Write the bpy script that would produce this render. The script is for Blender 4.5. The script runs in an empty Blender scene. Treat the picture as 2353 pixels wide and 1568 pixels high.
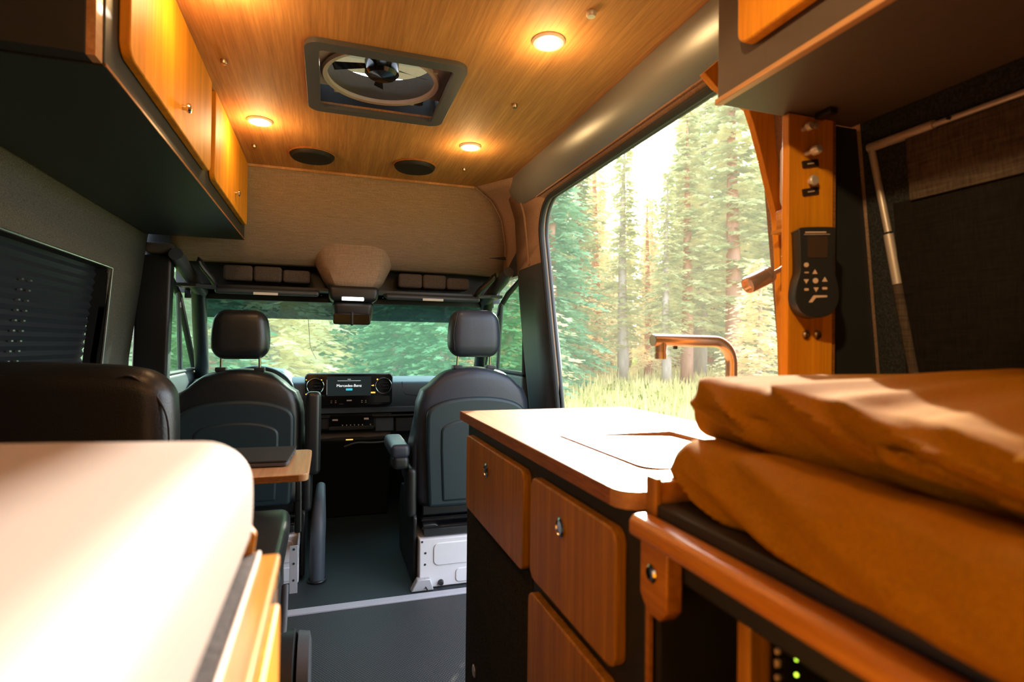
import bpy, bmesh, math, random
from math import sin, cos, pi, radians, sqrt, atan2, hypot
from mathutils import Vector, Matrix, noise, geometry
random.seed(7)
SC = bpy.context.scene
COL = SC.collection
ORI = {}

# ------------------------------------------------------------------ mesh helpers
class MB:
    """Collects vertices and faces of ONE mesh, in world coordinates."""
    def __init__(s): s.v = []; s.f = []
    def add(s, vs, fs):
        n = len(s.v); s.v += [tuple(p) for p in vs]; s.f += [tuple(i + n for i in q) for q in fs]; return s
    def box(s, x0, x1, y0, y1, z0, z1):
        vs = [(x, y, z) for x in (x0, x1) for y in (y0, y1) for z in (z0, z1)]
        return s.add(vs, [(0,1,3,2),(4,6,7,5),(0,4,5,1),(2,3,7,6),(0,2,6,4),(1,5,7,3)])
    def prism(s, outline, axis, lo, hi, holes=()):
        """outline: 2D points; axis 'x' -> (y,z), 'y' -> (x,z), 'z' -> (x,y)."""
        def P(a, b, c): return {'x': (c, a, b), 'y': (a, c, b), 'z': (a, b, c)}[axis]
        loops = [list(outline)] + [list(h) for h in holes]
        if not holes:
            n = len(outline)
            vs = [P(a, b, lo) for a, b in outline] + [P(a, b, hi) for a, b in outline]
            fs = [tuple(range(n))[::-1], tuple(range(n, 2*n))] + [(i, (i+1) % n, (i+1) % n + n, i+n) for i in range(n)]
            return s.add(vs, fs)
        flat = [p for l in loops for p in l]; n = len(flat)
        tris = geometry.tessellate_polygon([[Vector((a, b, 0)) for a, b in l] for l in loops])
        vs = [P(a, b, lo) for a, b in flat] + [P(a, b, hi) for a, b in flat]
        fs = [tuple(t) for t in tris] + [tuple(i + n for i in t)[::-1] for t in tris]
        k = 0
        for l in loops:
            m = len(l)
            fs += [(k+i, k+(i+1) % m, k+(i+1) % m+n, k+i+n) for i in range(m)]
            k += m
        return s.add(vs, fs)
    def grid(s, fn, us, vs_):
        nu, nv = len(us), len(vs_)
        vs = [fn(u, v) for u in us for v in vs_]
        return s.add(vs, [(i*nv+j, (i+1)*nv+j, (i+1)*nv+j+1, i*nv+j+1) for i in range(nu-1) for j in range(nv-1)])
    def tube(s, pts, rad, n=12, caps=True, flat=1.0):
        pts = [Vector(p) for p in pts]
        if not isinstance(rad, (list, tuple)): rad = [rad]*len(pts)
        rings = []; up = None
        for i, p in enumerate(pts):
            t = (pts[min(i+1, len(pts)-1)] - pts[max(i-1, 0)]).normalized()
            if up is None:
                a = Vector((0,0,1)) if abs(t.z) < .9 else Vector((1,0,0))
                up = (a - t*a.dot(t)).normalized()
            else:
                up = (up - t*up.dot(t)).normalized()
            b = t.cross(up)
            rings.append([p + up*cos(2*pi*k/n)*rad[i]*flat + b*sin(2*pi*k/n)*rad[i] for k in range(n)])
        vs = [q for r in rings for q in r]
        fs = [(i*n+k, i*n+(k+1) % n, (i+1)*n+(k+1) % n, (i+1)*n+k) for i in range(len(pts)-1) for k in range(n)]
        if caps: fs += [tuple(range(n))[::-1], tuple(range((len(pts)-1)*n, len(pts)*n))]
        return s.add(vs, fs)
    def lathe(s, prof, o, d, n=28):
        """prof: (radius, height along d) from origin o."""
        d = Vector(d).normalized(); o = Vector(o)
        a = Vector((0,0,1)) if abs(d.z) < .9 else Vector((1,0,0))
        u = (a - d*a.dot(d)).normalized(); w = d.cross(u)
        vs = []; fs = []
        for r, h in prof:
            vs += [o + d*h + (u*cos(2*pi*k/n) + w*sin(2*pi*k/n))*max(r, 1e-5) for k in range(n)]
        m = len(prof)
        fs = [(i*n+k, i*n+(k+1) % n, (i+1)*n+(k+1) % n, (i+1)*n+k) for i in range(m-1) for k in range(n)]
        if abs(prof[0][0]-prof[-1][0]) > 1e-6: fs += [tuple(range(n))[::-1], tuple(range((m-1)*n, m*n))]
        return s.add(vs, fs)
    def torus(s, o, d, R, r, n=40, m=10, a0=0, a1=2*pi):
        d = Vector(d).normalized(); o = Vector(o)
        a = Vector((0,0,1)) if abs(d.z) < .9 else Vector((1,0,0))
        u = (a - d*a.dot(d)).normalized(); w = d.cross(u)
        full = abs(a1-a0-2*pi) < 1e-6
        N = n if full else n+1
        vs = []
        for i in range(N):
            t = a0+(a1-a0)*i/n; e = u*cos(t)+w*sin(t)
            vs += [o + e*(R + r*cos(2*pi*j/m)) + d*r*sin(2*pi*j/m) for j in range(m)]
        fs = [(i*m+j, ((i+1) % N)*m+j, ((i+1) % N)*m+(j+1) % m, i*m+(j+1) % m) for i in range(n) for j in range(m)]
        return s.add(vs, fs)
    def sbox(s, x0, x1, y0, y1, z0, z1, r, seg=5, mid=(2,2,2), deform=None):
        """box with round edges of radius r"""
        lo = (x0, y0, z0); hi = (x1, y1, z1)
        r = min(r, *(0.499*(h-l) for l, h in zip(lo, hi)))
        def pos(l, h, m):
            a = [l + r*(1-cos(k*pi/2/seg)) for k in range(seg+1)]
            b = [h - r*(1-cos(k*pi/2/seg)) for k in range(seg, -1, -1)]
            c = [a[-1] + (b[0]-a[-1])*k/m for k in range(1, m)]
            return a + c + b
        G = [pos(lo[i], hi[i], mid[i]) for i in range(3)]
        idx = {}; vs = []; fs = []
        def V(p):
            k = tuple(round(c, 6) for c in p)
            if k in idx: return idx[k]
            q = Vector([min(max(p[i], lo[i]+r), hi[i]-r) for i in range(3)]); d = Vector(p)-q
            if d.length > 1e-9: q = q + d.normalized()*r
            if deform: q = Vector(deform(q.x, q.y, q.z))
            idx[k] = len(vs); vs.append(tuple(q)); return idx[k]
        for ax in range(3):
            b, c = (ax+1) % 3, (ax+2) % 3
            for side in (0, 1):
                val = hi[ax] if side else lo[ax]
                for i in range(len(G[b])-1):
                    for j in range(len(G[c])-1):
                        q = []
                        for (ii, jj) in ((i,j),(i+1,j),(i+1,j+1),(i,j+1)):
                            p = [0,0,0]; p[ax] = val; p[b] = G[b][ii]; p[c] = G[c][jj]; q.append(V(p))
                        fs.append(tuple(q if side else q[::-1]))
        return s.add(vs, fs)
    def rot(s, c, axis, ang, start=0):
        M = Matrix.Rotation(ang, 3, axis); c = Vector(c)
        s.v[start:] = [tuple(M @ (Vector(p)-c) + c) for p in s.v[start:]]; return s

def rrect(a0, a1, b0, b1, r, n=6):
    """rounded rectangle outline; r one radius or four (a0b0, a1b0, a1b1, a0b1)"""
    if not isinstance(r, (list, tuple)): r = [r]*4
    out = []
    for (ca, cb, sa, sb, t0, rr) in ((a0,b0,1,1,pi,r[0]),(a1,b0,-1,1,1.5*pi,r[1]),(a1,b1,-1,-1,0,r[2]),(a0,b1,1,-1,.5*pi,r[3])):
        if rr <= 0: out.append((ca, cb)); continue
        for k in range(n+1):
            t = t0 + k*pi/2/n
            out.append((ca+sa*rr+rr*cos(t), cb+sb*rr+rr*sin(t)))
    return out
def circ(ca, cb, r, n=32): return [(ca+r*cos(2*pi*k/n), cb+r*sin(2*pi*k/n)) for k in range(n)]
def lerp(table, x):
    if x <= table[0][0]: return table[0][1]
    for (a, b), (c, d) in zip(table, table[1:]):
        if x <= c: return b + (d-b)*(x-a)/(c-a)
    return table[-1][1]
def smooth_path(pts, k=8):
    P = [Vector(p) for p in pts]; P = [2*P[0]-P[1]] + P + [2*P[-1]-P[-2]]; out = []
    for i in range(1, len(P)-2):
        for j in range(k):
            t = j/k; a, b, c, d = P[i-1:i+3]
            out.append(0.5*((2*b) + (c-a)*t + (2*a-5*b+4*c-d)*t*t + (3*b-a-3*c+d)*t**3))
    return out + [P[-2]]

def tag(o, label=None, cat=None, group=None, kind=None):
    for k, v in (('label', label), ('category', cat), ('group', group), ('kind', kind)):
        if v: o[k] = v
    return o
def thing(name, label, cat, loc, group=None):
    o = bpy.data.objects.new(name, None); COL.objects.link(o); o.location = loc; o.empty_display_size = .05
    ORI[o.name] = Vector(loc); return tag(o, label, cat, group)
def obj(name, mb, m, parent=None, bevel=0, seg=2, smooth=35, fix=True):
    vs = [Vector(p) for p in mb.v]
    if parent is not None: org = ORI[parent.name]
    else:
        lo = Vector([min(p[i] for p in vs) for i in range(3)]); hi = Vector([max(p[i] for p in vs) for i in range(3)])
        org = Vector(((lo.x+hi.x)/2, (lo.y+hi.y)/2, lo.z))
    me = bpy.data.meshes.new(name)
    me.from_pydata([tuple(p-org) for p in vs], [], mb.f); me.validate()
    if fix:
        bm = bmesh.new(); bm.from_mesh(me); bmesh.ops.recalc_face_normals(bm, faces=bm.faces); bm.to_mesh(me); bm.free()
    if smooth:
        me.polygons.foreach_set('use_smooth', [True]*len(me.polygons))
        me.set_sharp_from_angle(angle=radians(smooth))
    o = bpy.data.objects.new(name, me); COL.objects.link(o)
    for x in (m if isinstance(m, (list, tuple)) else [m]): me.materials.append(x)
    if parent is not None: o.parent = parent
    else: o.location = org
    ORI[o.name] = org
    if bevel:
        b = o.modifiers.new('edge', 'BEVEL'); b.width = bevel; b.segments = seg; b.limit_method = 'ANGLE'; b.angle_limit = radians(40)
    return o
def struct(name, mb, m, parent=None, label=None, **k):
    o = obj(name, mb, m, parent, **k)
    if parent is None: tag(o, label=label, kind='structure')
    return o
def single(name, mb, m, label, cat, group=None, **k): return tag(obj(name, mb, m, **k), label, cat, group)
def text(name, body, size, loc, m, parent, rz=0, align='CENTER'):
    cu = bpy.data.curves.new(name, 'FONT'); cu.body = body; cu.size = size; cu.align_x = align; cu.align_y = 'CENTER'; cu.extrude = .0002
    o = bpy.data.objects.new(name, cu); COL.objects.link(o); o.parent = parent
    o.location = Vector(loc)-ORI[parent.name]; o.rotation_euler = (pi/2, 0, rz); cu.materials.append(m)
    bpy.context.view_layer.update(); me = bpy.data.meshes.new_from_object(o.evaluated_get(bpy.context.evaluated_depsgraph_get())); me.name = name
    n = bpy.data.objects.new(name, me); COL.objects.link(n); n.parent = parent; n.location = o.location; n.rotation_euler = o.rotation_euler; bpy.data.objects.remove(o); n.name = name; return n
def copy_tree(o, parent=None):
    c = o.copy(); COL.objects.link(c); ORI[c.name] = ORI.get(o.name, Vector())
    if parent is not None: c.parent = parent
    for ch in list(o.children): copy_tree(ch, c)
    return c

# ------------------------------------------------------------------ materials
def new_mat(name):
    m = bpy.data.materials.new(name); m.use_nodes = True
    nt = m.node_tree; nt.nodes.clear()
    out = nt.nodes.new('ShaderNodeOutputMaterial'); return m, nt, out
def nd(nt, t, **kw):
    n = nt.nodes.new(t)
    for k, v in kw.items():
        if k in n.inputs: n.inputs[k].default_value = v
        else: setattr(n, k, v)
    return n
def rgba(c): return (c[0], c[1], c[2], 1)
def mat(name, c, rough=.5, metal=0, var=.12, scale=30, stretch=(1,1,1), bump=0, bscale=None, spec=.5, coat=0, emit=None, estr=0, sheen=0):
    m, nt, out = new_mat(name); L = nt.links.new
    b = nd(nt, 'ShaderNodeBsdfPrincipled', Roughness=rough, Metallic=metal)
    b.inputs['Specular IOR Level'].default_value = spec
    b.inputs['Coat Weight'].default_value = coat
    if sheen: b.inputs['Sheen Weight'].default_value = sheen
    tc = nd(nt, 'ShaderNodeTexCoord'); mp = nd(nt, 'ShaderNodeMapping'); mp.inputs['Scale'].default_value = stretch
    L(tc.outputs['Object'], mp.inputs['Vector'])
    no = nd(nt, 'ShaderNodeTexNoise', Scale=scale, Detail=4.0); L(mp.outputs[0], no.inputs['Vector'])
    mx = nd(nt, 'ShaderNodeMix', data_type='RGBA')
    mx.inputs[6].default_value = rgba([max(0, k*(1-var)) for k in c]); mx.inputs[7].default_value = rgba([k*(1+var) for k in c])
    L(no.outputs['Fac'], mx.inputs[0]); L(mx.outputs[2], b.inputs['Base Color'])
    if bump:
        bs = no
        if bscale: bs = nd(nt, 'ShaderNodeTexNoise', Scale=bscale, Detail=3.0); L(mp.outputs[0], bs.inputs['Vector'])
        bp = nd(nt, 'ShaderNodeBump', Strength=bump, Distance=.002); L(bs.outputs['Fac'], bp.inputs['Height']); L(bp.outputs[0], b.inputs['Normal'])
    if emit: b.inputs['Emission Color'].default_value = rgba(emit); b.inputs['Emission Strength'].default_value = estr
    L(b.outputs[0], out.inputs[0]); return m
def bamboo(name, light, dark, grain, rough=.38, coat=.1):
    """fine straight-grained bamboo ply; grain = scale vector, small along the grain"""
    m, nt, out = new_mat(name); L = nt.links.new
    b = nd(nt, 'ShaderNodeBsdfPrincipled', Roughness=rough); b.inputs['Coat Weight'].default_value = coat; b.inputs['Coat Roughness'].default_value = .3
    tc = nd(nt, 'ShaderNodeTexCoord'); mp = nd(nt, 'ShaderNodeMapping'); mp.inputs['Scale'].default_value = grain; L(tc.outputs['Object'], mp.inputs['Vector'])
    n1 = nd(nt, 'ShaderNodeTexNoise', Scale=1.0, Detail=5.0, Roughness=.7); L(mp.outputs[0], n1.inputs['Vector'])
    mp2 = nd(nt, 'ShaderNodeMapping'); mp2.inputs['Scale'].default_value = [g*.16 for g in grain]; L(tc.outputs['Object'], mp2.inputs['Vector'])
    n2 = nd(nt, 'ShaderNodeTexNoise', Scale=1.0, Detail=2.0); L(mp2.outputs[0], n2.inputs['Vector'])
    r1 = nd(nt, 'ShaderNodeValToRGB'); r1.color_ramp.elements[0].position = .36; r1.color_ramp.elements[1].position = .62
    r1.color_ramp.elements[0].color = rgba(dark); r1.color_ramp.elements[1].color = rgba(light); L(n1.outputs['Fac'], r1.inputs[0])
    mx = nd(nt, 'ShaderNodeMix', data_type='RGBA', blend_type='MULTIPLY'); mx.inputs[0].default_value = .55
    r2 = nd(nt, 'ShaderNodeValToRGB'); r2.color_ramp.elements[0].position = .3; r2.color_ramp.elements[1].position = .65
    r2.color_ramp.elements[0].color = (.62,.55,.5,1); r2.color_ramp.elements[1].color = (1.08,1.08,1.05,1); L(n2.outputs['Fac'], r2.inputs[0])
    L(r1.outputs[0], mx.inputs[6]); L(r2.outputs[0], mx.inputs[7]); L(mx.outputs[2], b.inputs['Base Color'])
    bp = nd(nt, 'ShaderNodeBump', Strength=.08, Distance=.001); L(n1.outputs['Fac'], bp.inputs['Height']); L(bp.outputs[0], b.inputs['Normal'])
    L(b.outputs[0], out.inputs[0]); return m
def fabric(name, c1, c2, scale=420, rough=.95, mode='weave', bump=.3):
    m, nt, out = new_mat(name); L = nt.links.new
    b = nd(nt, 'ShaderNodeBsdfPrincipled', Roughness=rough); b.inputs['Specular IOR Level'].default_value = .15
    tc = nd(nt, 'ShaderNodeTexCoord'); facs = []
    for st in ((.06,.06,1),(1,1,.06)) if mode == 'weave' else ((1,1,1),(1,1,1)):
        mp = nd(nt, 'ShaderNodeMapping'); mp.inputs['Scale'].default_value = [scale*k for k in st]; L(tc.outputs['Object'], mp.inputs['Vector'])
        n = nd(nt, 'ShaderNodeTexNoise', Scale=1.0, Detail=2.0); L(mp.outputs[0], n.inputs['Vector']); facs.append(n)
    ad = nd(nt, 'ShaderNodeMath', operation='ADD'); L(facs[0].outputs['Fac'], ad.inputs[0]); L(facs[1].outputs['Fac'], ad.inputs[1])
    hf = nd(nt, 'ShaderNodeMapRange'); hf.inputs[1].default_value = .7; hf.inputs[2].default_value = 1.3; L(ad.outputs[0], hf.inputs[0])
    mx = nd(nt, 'ShaderNodeMix', data_type='RGBA'); mx.inputs[6].default_value = rgba(c1); mx.inputs[7].default_value = rgba(c2)
    L(hf.outputs[0], mx.inputs[0]); L(mx.outputs[2], b.inputs['Base Color'])
    bp = nd(nt, 'ShaderNodeBump', Strength=bump, Distance=.001); L(hf.outputs[0], bp.inputs['Height']); L(bp.outputs[0], b.inputs['Normal'])
    L(b.outputs[0], out.inputs[0]); return m
def emis(name, c, s):
    m, nt, out = new_mat(name); e = nd(nt, 'ShaderNodeEmission', Strength=s); e.inputs[0].default_value = rgba(c); nt.links.new(e.outputs[0], out.inputs[0]); return m
def glass(name, tint, refl=.07, rough=.0):
    m, nt, out = new_mat(name); L = nt.links.new
    t = nd(nt, 'ShaderNodeBsdfTransparent'); t.inputs[0].default_value = rgba(tint)
    g = nd(nt, 'ShaderNodeBsdfGlossy', Roughness=rough); mx = nd(nt, 'ShaderNodeMixShader'); mx.inputs[0].default_value = refl
    L(t.outputs[0], mx.inputs[1]); L(g.outputs[0], mx.inputs[2]); L(mx.outputs[0], out.inputs[0]); return m
def leaf_mat(name, c1, c2, trans=.5, haze_glow=.24, glow_col=(.86,.80,.62)):
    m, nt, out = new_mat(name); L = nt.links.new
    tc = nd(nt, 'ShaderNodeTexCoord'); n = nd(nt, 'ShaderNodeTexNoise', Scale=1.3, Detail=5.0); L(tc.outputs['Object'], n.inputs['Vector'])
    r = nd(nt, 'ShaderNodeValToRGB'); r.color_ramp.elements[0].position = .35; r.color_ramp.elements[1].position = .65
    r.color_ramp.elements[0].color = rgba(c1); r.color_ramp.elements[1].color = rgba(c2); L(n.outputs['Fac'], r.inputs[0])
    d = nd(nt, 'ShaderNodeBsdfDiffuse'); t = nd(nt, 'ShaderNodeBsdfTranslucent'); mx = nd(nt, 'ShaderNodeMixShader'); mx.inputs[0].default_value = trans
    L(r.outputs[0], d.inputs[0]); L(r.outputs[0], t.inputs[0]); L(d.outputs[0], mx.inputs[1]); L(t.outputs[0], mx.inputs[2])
    if not haze_glow: L(mx.outputs[0], out.inputs[0]); return m
    em = nd(nt, 'ShaderNodeEmission', Strength=haze_glow); em.inputs[0].default_value = rgba(glow_col); ad = nd(nt, 'ShaderNodeAddShader')      # hazy sunlight imitated by even emission in the material
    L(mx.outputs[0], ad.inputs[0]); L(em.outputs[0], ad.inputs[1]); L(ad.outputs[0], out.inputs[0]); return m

WL, WD = (.60,.25,.055), (.40,.145,.028)
M = dict(
 bam_y=bamboo('bamboo_ceiling', (.66,.32,.105), (.48,.21,.055), (150,5,150), rough=.7, coat=0),
 bam_z=bamboo('bamboo_upright', WL, WD, (150,150,5)),
 bam_zx=bamboo('bamboo_post', (.90,.36,.012), (.76,.275,.008), (130,130,5), rough=.55, coat=0),
 bam_d=bamboo('bamboo_drawer', (.60,.28,.024), (.37,.16,.010), (190,190,5), rough=.42),
 bam_c=bamboo('bamboo_counter', (.66,.36,.17), (.52,.26,.11), (110,4,110), rough=.35),
 bam_e=bamboo('bamboo_edge', (.50,.20,.05), (.22,.075,.018), (60,30,900), rough=.4),
 bam_r=bamboo('bamboo_rail', (.66,.28,.035), (.48,.18,.018), (120,5,120), rough=.3, coat=.3),
 dark=mat('dark_laminate', (.022,.025,.029), .55, scale=60, bump=.1),
 dark_brown=mat('brown_black_laminate', (.10,.078,.066), .5, scale=60),
 dark_green=mat('green_black_laminate', (.022,.028,.026), .5, scale=40),
 black=mat('black_plastic', (.012,.013,.014), .42, scale=90, bump=.05),
 gloss=mat('gloss_black', (.006,.006,.007), .12, scale=20),
 rubber=mat('black_rubber', (.02,.021,.023), .7, scale=120, bump=.1),
 grey_pl=mat('grey_plastic', (.075,.08,.09), .5, scale=200, bump=.12),
 pillar=mat('slate_pillar_plastic', (.045,.055,.068), .45, scale=260, bump=.15),
 dash=mat('blue_grey_dash_plastic', (.06,.075,.095), .5, scale=300, bump=.2),
 vent=mat('charcoal_vent_plastic', (.075,.075,.078), .45, scale=80),
 shroud=mat('pale_shroud_plastic', (.62,.5,.47), .5, scale=40),
 leather=mat('black_leather', (.011,.012,.013), .36, scale=260, bump=.25, spec=.6),
 leather_g=mat('slate_leather', (.026,.032,.046), .40, scale=260, bump=.2, spec=.5),
 shell=mat('slate_seat_shell', (.011,.024,.030), .45, scale=300, bump=.15),
 chrome=mat('chrome', (.75,.72,.70), .12, 1, var=.03),
 copper=mat('warm_brushed_steel', (.86,.62,.48), .25, .8, var=.06, stretch=(1,1,8)),
 alu=mat('brushed_aluminium', (.55,.55,.56), .35, 1, var=.08, stretch=(60,1,60), scale=8),
 alu_d=mat('satin_grey_metal', (.30,.32,.32), .33, .5, var=.06, stretch=(40,1,40), scale=6),
 strip=mat('pale_grey_strip', (.46,.45,.49), .45, var=.05), white=mat('white_paint', (.74,.72,.74), .42, var=.04),
 whitegrey=mat('light_grey_metal', (.50,.50,.52), .4, .3, var=.06),
 tube=mat('satin_tube', (.66,.58,.52), .38, .4, var=.05),
 cream=mat('cream_vinyl', (.46,.395,.35), .55, var=.04, scale=14, bump=.05),
 ochre=fabric('ochre_cover', (.33,.145,.001), (.43,.195,.0015), 500, mode='plain', bump=.15),
 strap=mat('worn_strap', (.045,.035,.035), .7, var=.7, scale=160, bump=.5),
 felt=fabric('charcoal_felt', (.018,.019,.019), (.04,.042,.042), 260, mode='plain'),
 wallfab=fabric('grey_wall_fabric', (.085,.078,.068), (.16,.145,.125), 300, mode='plain'),
 headl=fabric('taupe_headliner_fabric', (.25,.175,.125), (.37,.265,.19), 320),
 headl_p=fabric('taupe_pillar_fabric', (.32,.20,.135), (.46,.30,.205), 300, mode='plain'),
 pad=fabric('dark_quilted_fabric', (.07,.055,.045), (.11,.085,.07), 300, mode='plain'),
 valance=fabric('dark_brown_shade_fabric', (.05,.037,.028), (.11,.08,.06), 330),
 shade=fabric('black_shade_fabric', (.008,.007,.006), (.016,.014,.012), 330),
 blind=mat('navy_blind_fabric', (.012,.016,.026), .6, scale=200),
 vinyl=None, mat_cab=mat('cab_floor_rubber', (.018,.025,.028), .6, scale=150, bump=.2, var=.3),
 screen=emis('dark_screen', (.012,.016,.016), 1.0), white_e=emis('white_glyph', (.9,.92,.92), 1.0), teal_e=emis('teal_button', (.05,.55,.68), .8),
 amber=emis('amber_glyph', (1,.42,.06), 2.2), led_g=emis('green_led', (.55,.9,.05), 2.5), lamp=emis('downlight_lens', (1,.80,.52), 30), cab_lamp=emis('cab_lamp_lens', (1,.93,.86), 4),
 label_w=mat('paper_label', (.72,.70,.64), .7, var=.05), brass=mat('small_bolt_metal', (.5,.38,.28), .3, 1, var=.1),
 lid=glass('smoked_lid', (.22,.21,.15), .06), grille=mat('black_grille', (.004,.004,.004), .7), wind=glass('windshield_glass', (.66,.97,.88), .05), band=glass('windshield_shade_band', (.035,.075,.07), .08), side=glass('tinted_side_glass', (.70,.86,.74), .07),
 plate=mat('dark_label_plate', (.035,.022,.015), .5), glyph=mat('beige_glyph', (.62,.45,.34), .5, var=.02), lcd=mat('dim_lcd', (.045,.028,.018), .3),
)
def vinyl_mat():
    m, nt, out = new_mat('woven_vinyl_floor'); L = nt.links.new
    b = nd(nt, 'ShaderNodeBsdfPrincipled', Roughness=.55); tc = nd(nt, 'ShaderNodeTexCoord')
    w = []
    for rz in (0.6, -0.6):
        mp = nd(nt, 'ShaderNodeMapping'); mp.inputs['Rotation'].default_value = (0,0,rz); L(tc.outputs['Object'], mp.inputs['Vector'])
        k = nd(nt, 'ShaderNodeTexWave', Scale=40.0, Distortion=.6); k.inputs['Detail Scale'].default_value = 3; L(mp.outputs[0], k.inputs['Vector']); w.append(k)
    mu = nd(nt, 'ShaderNodeMath', operation='MULTIPLY'); L(w[0].outputs['Fac'], mu.inputs[0]); L(w[1].outputs['Fac'], mu.inputs[1])
    r = nd(nt, 'ShaderNodeValToRGB'); r.color_ramp.elements[0].color = (.014,.016,.018,1); r.color_ramp.elements[1].color = (.085,.08,.075,1); L(mu.outputs[0], r.inputs[0])
    L(r.outputs[0], b.inputs['Base Color']); bp = nd(nt, 'ShaderNodeBump', Strength=.5, Distance=.001); L(mu.outputs[0], bp.inputs['Height']); L(bp.outputs[0], b.inputs['Normal'])
    L(b.outputs[0], out.inputs[0]); return m
M['vinyl'] = vinyl_mat()

# ------------------------------------------------------------------ the van body: wall profiles
XL = [(0,-.88),(1.0,-.85),(1.36,-.805),(1.55,-.785),(1.9,-.72)]
XR = [(0,1.09),(.8,1.026),(1.0,1.003),(1.45,.952),(1.73,.92),(1.9,.855)]
xl = lambda z: lerp(XL, z)
xr = lambda z: lerp(XR, z)
CEIL = 1.9
# ------------------------------------------------------------------ the setting
struct('floor', MB().box(-.95, 1.12, -1.25, 2.356, -.03, 0), M['vinyl'], label='dark woven vinyl floor of the living area')
struct('floor', MB().box(-.95, 1.12, 2.402, 4.0, -.03, -.002), M['mat_cab'], label='black rubber floor of the driver cab')
struct('trim_1', MB().box(-.62, 1.05, 2.354, 2.404, -.005, .006), M['strip'], bevel=.002, label='silver aluminium threshold strip across the floor')
CY0, CY1 = -1.25, 2.825
VX0, VX1, VY0, VY1 = -.034, .348, 1.634, 2.028
UX0, UX1, UY0, UY1 = -.052, .366, 1.615, 2.052
struct('ceiling', MB().prism([(-.73,CY0),(.862,CY0),(.856,2.70),(.72,CY1),(-.73,CY1)], 'z', CEIL, CEIL+.018,
       holes=[[(UX0,UY0),(UX0,UY1),(UX1,UY1),(UX1,UY0)]]), M['bam_y'], label='bamboo ply ceiling of the van', smooth=0)
struct('trim_2', MB().box(-.72, .715, 2.818, 2.834, 1.889, 1.904), M['bam_c'], label='pale bamboo lip along the front edge of the ceiling')

def wall_sheet(name, fx, outline, zcuts, m, thick, side, holes=(), label=None):
    """wall drawn in (y,z), bent to the profile x = fx(z), solid outwards"""
    bm = bmesh.new()
    loops = [list(outline)] + [list(h) for h in holes]; flat = [p for l in loops for p in l]
    tris = geometry.tessellate_polygon([[Vector((a, b, 0)) for a, b in l] for l in loops])
    vs = [bm.verts.new((0, a, b)) for a, b in flat]
    for t in tris: bm.faces.new([vs[i] for i in t])
    for z in zcuts:
        bmesh.ops.bisect_plane(bm, geom=bm.verts[:]+bm.edges[:]+bm.faces[:], plane_co=(0,0,z), plane_no=(0,0,1))
    mb = MB(); bm.verts.index_update()
    mb.add([(fx(v.co.z), v.co.y, v.co.z) for v in bm.verts], [[v.index for v in f.verts] for f in bm.faces])
    bm.free()
    o = struct(name, mb, m, smooth=20, label=label, fix=False)
    s = o.modifiers.new('thick', 'SOLIDIFY'); s.thickness = thick; s.offset = 0; s.use_even_offset = False
    return o
ZC = [.3,.8,1.0,1.2,1.36,1.45,1.55,1.65,1.73,1.8,1.86]
# left wall with its window hole
WH = rrect(-.45, 2.555, .66, 1.357, .02, 3)
wall_sheet('wall_left', lambda z: xl(z)-.01, [(-1.25,0),(2.93,0),(2.93,1.9),(-1.25,1.9)], ZC, M['wallfab'], .02, -1, holes=[WH], label='left wall lined in grey fabric')
struct('wall_rear', MB().box(-.95, 1.12, -1.27, -1.25, 0, 1.92), M['wallfab'], label='rear wall of the van')
# right wall: rear part, arch above the sliding door, part in front of it
DY0, DY1, DZ = 1.04, 2.425, 1.735
arch = [(-1.25,0),(DY0,0),(DY0,DZ-.12)]
arch += [(DY0+.12-.12*cos(t*pi/16), DZ-.12+.12*sin(t*pi/16)) for t in range(1, 9)]
arch += [(DY1-.17+.17*sin(t*pi/20), DZ-.17+.17*cos(t*pi/20)) for t in range(0, 11)]
arch += [(DY1,0),(2.80,0),(2.80,1.47),(2.74,1.9),(-1.25,1.9)]
wall_sheet('wall_right', lambda z: xr(z)+.012, arch, ZC, M['headl_p'], .024, 1, label='right wall with the sliding door opening')
# satin metal cover along the top of the sliding door
def cover(i, t):
    y = [.30, 1.0, 1.8, 2.4, 2.55, 2.63, 2.68, 2.70][i]; k = [1,1,1,1,.97,.86,.62,.25][i]
    z = 1.899 - .136*t*k
    return (xr(z) - .003 - .014*sin(pi*t)**.7*k, y, z)
struct('trim_5', MB().grid(cover, list(range(8)), [k/8 for k in range(9)]), M['alu_d'], label='satin grey metal cover above the sliding door', fix=False)
struct('trim_6', MB().tube([(.9045, y, 1.761) for y in (.4, 1.2, 2.0, 2.40)], .004, 8), M['headl_p'], label='piped edge under the metal cover')
# rubber seals round the sliding door opening
path = [(DY1, .0), (DY1, .8), (DY1, 1.2), (DY1, 1.45)] + [(DY1-.17+.17*cos(t*pi/20), DZ-.17+.17*sin(t*pi/20)) for t in range(0, 11)]
path += [(2.0,DZ),(1.7,DZ),(1.4,DZ),(DY0+.12,DZ)]
def seal(dx, dy, r): return MB().tube([(xr(z)+dx, y-dy*(1 if z < 1.6 else .6), z-(dy if z > 1.6 else 0)) for y, z in path], r, 10)
struct('trim_7', seal(.0, .004, .013), M['rubber'], label='black rubber seal round the sliding door opening')
struct('trim_8', seal(.03, -.004, .010), M['grey_pl'], label='grey outer seal of the sliding door opening')
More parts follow.
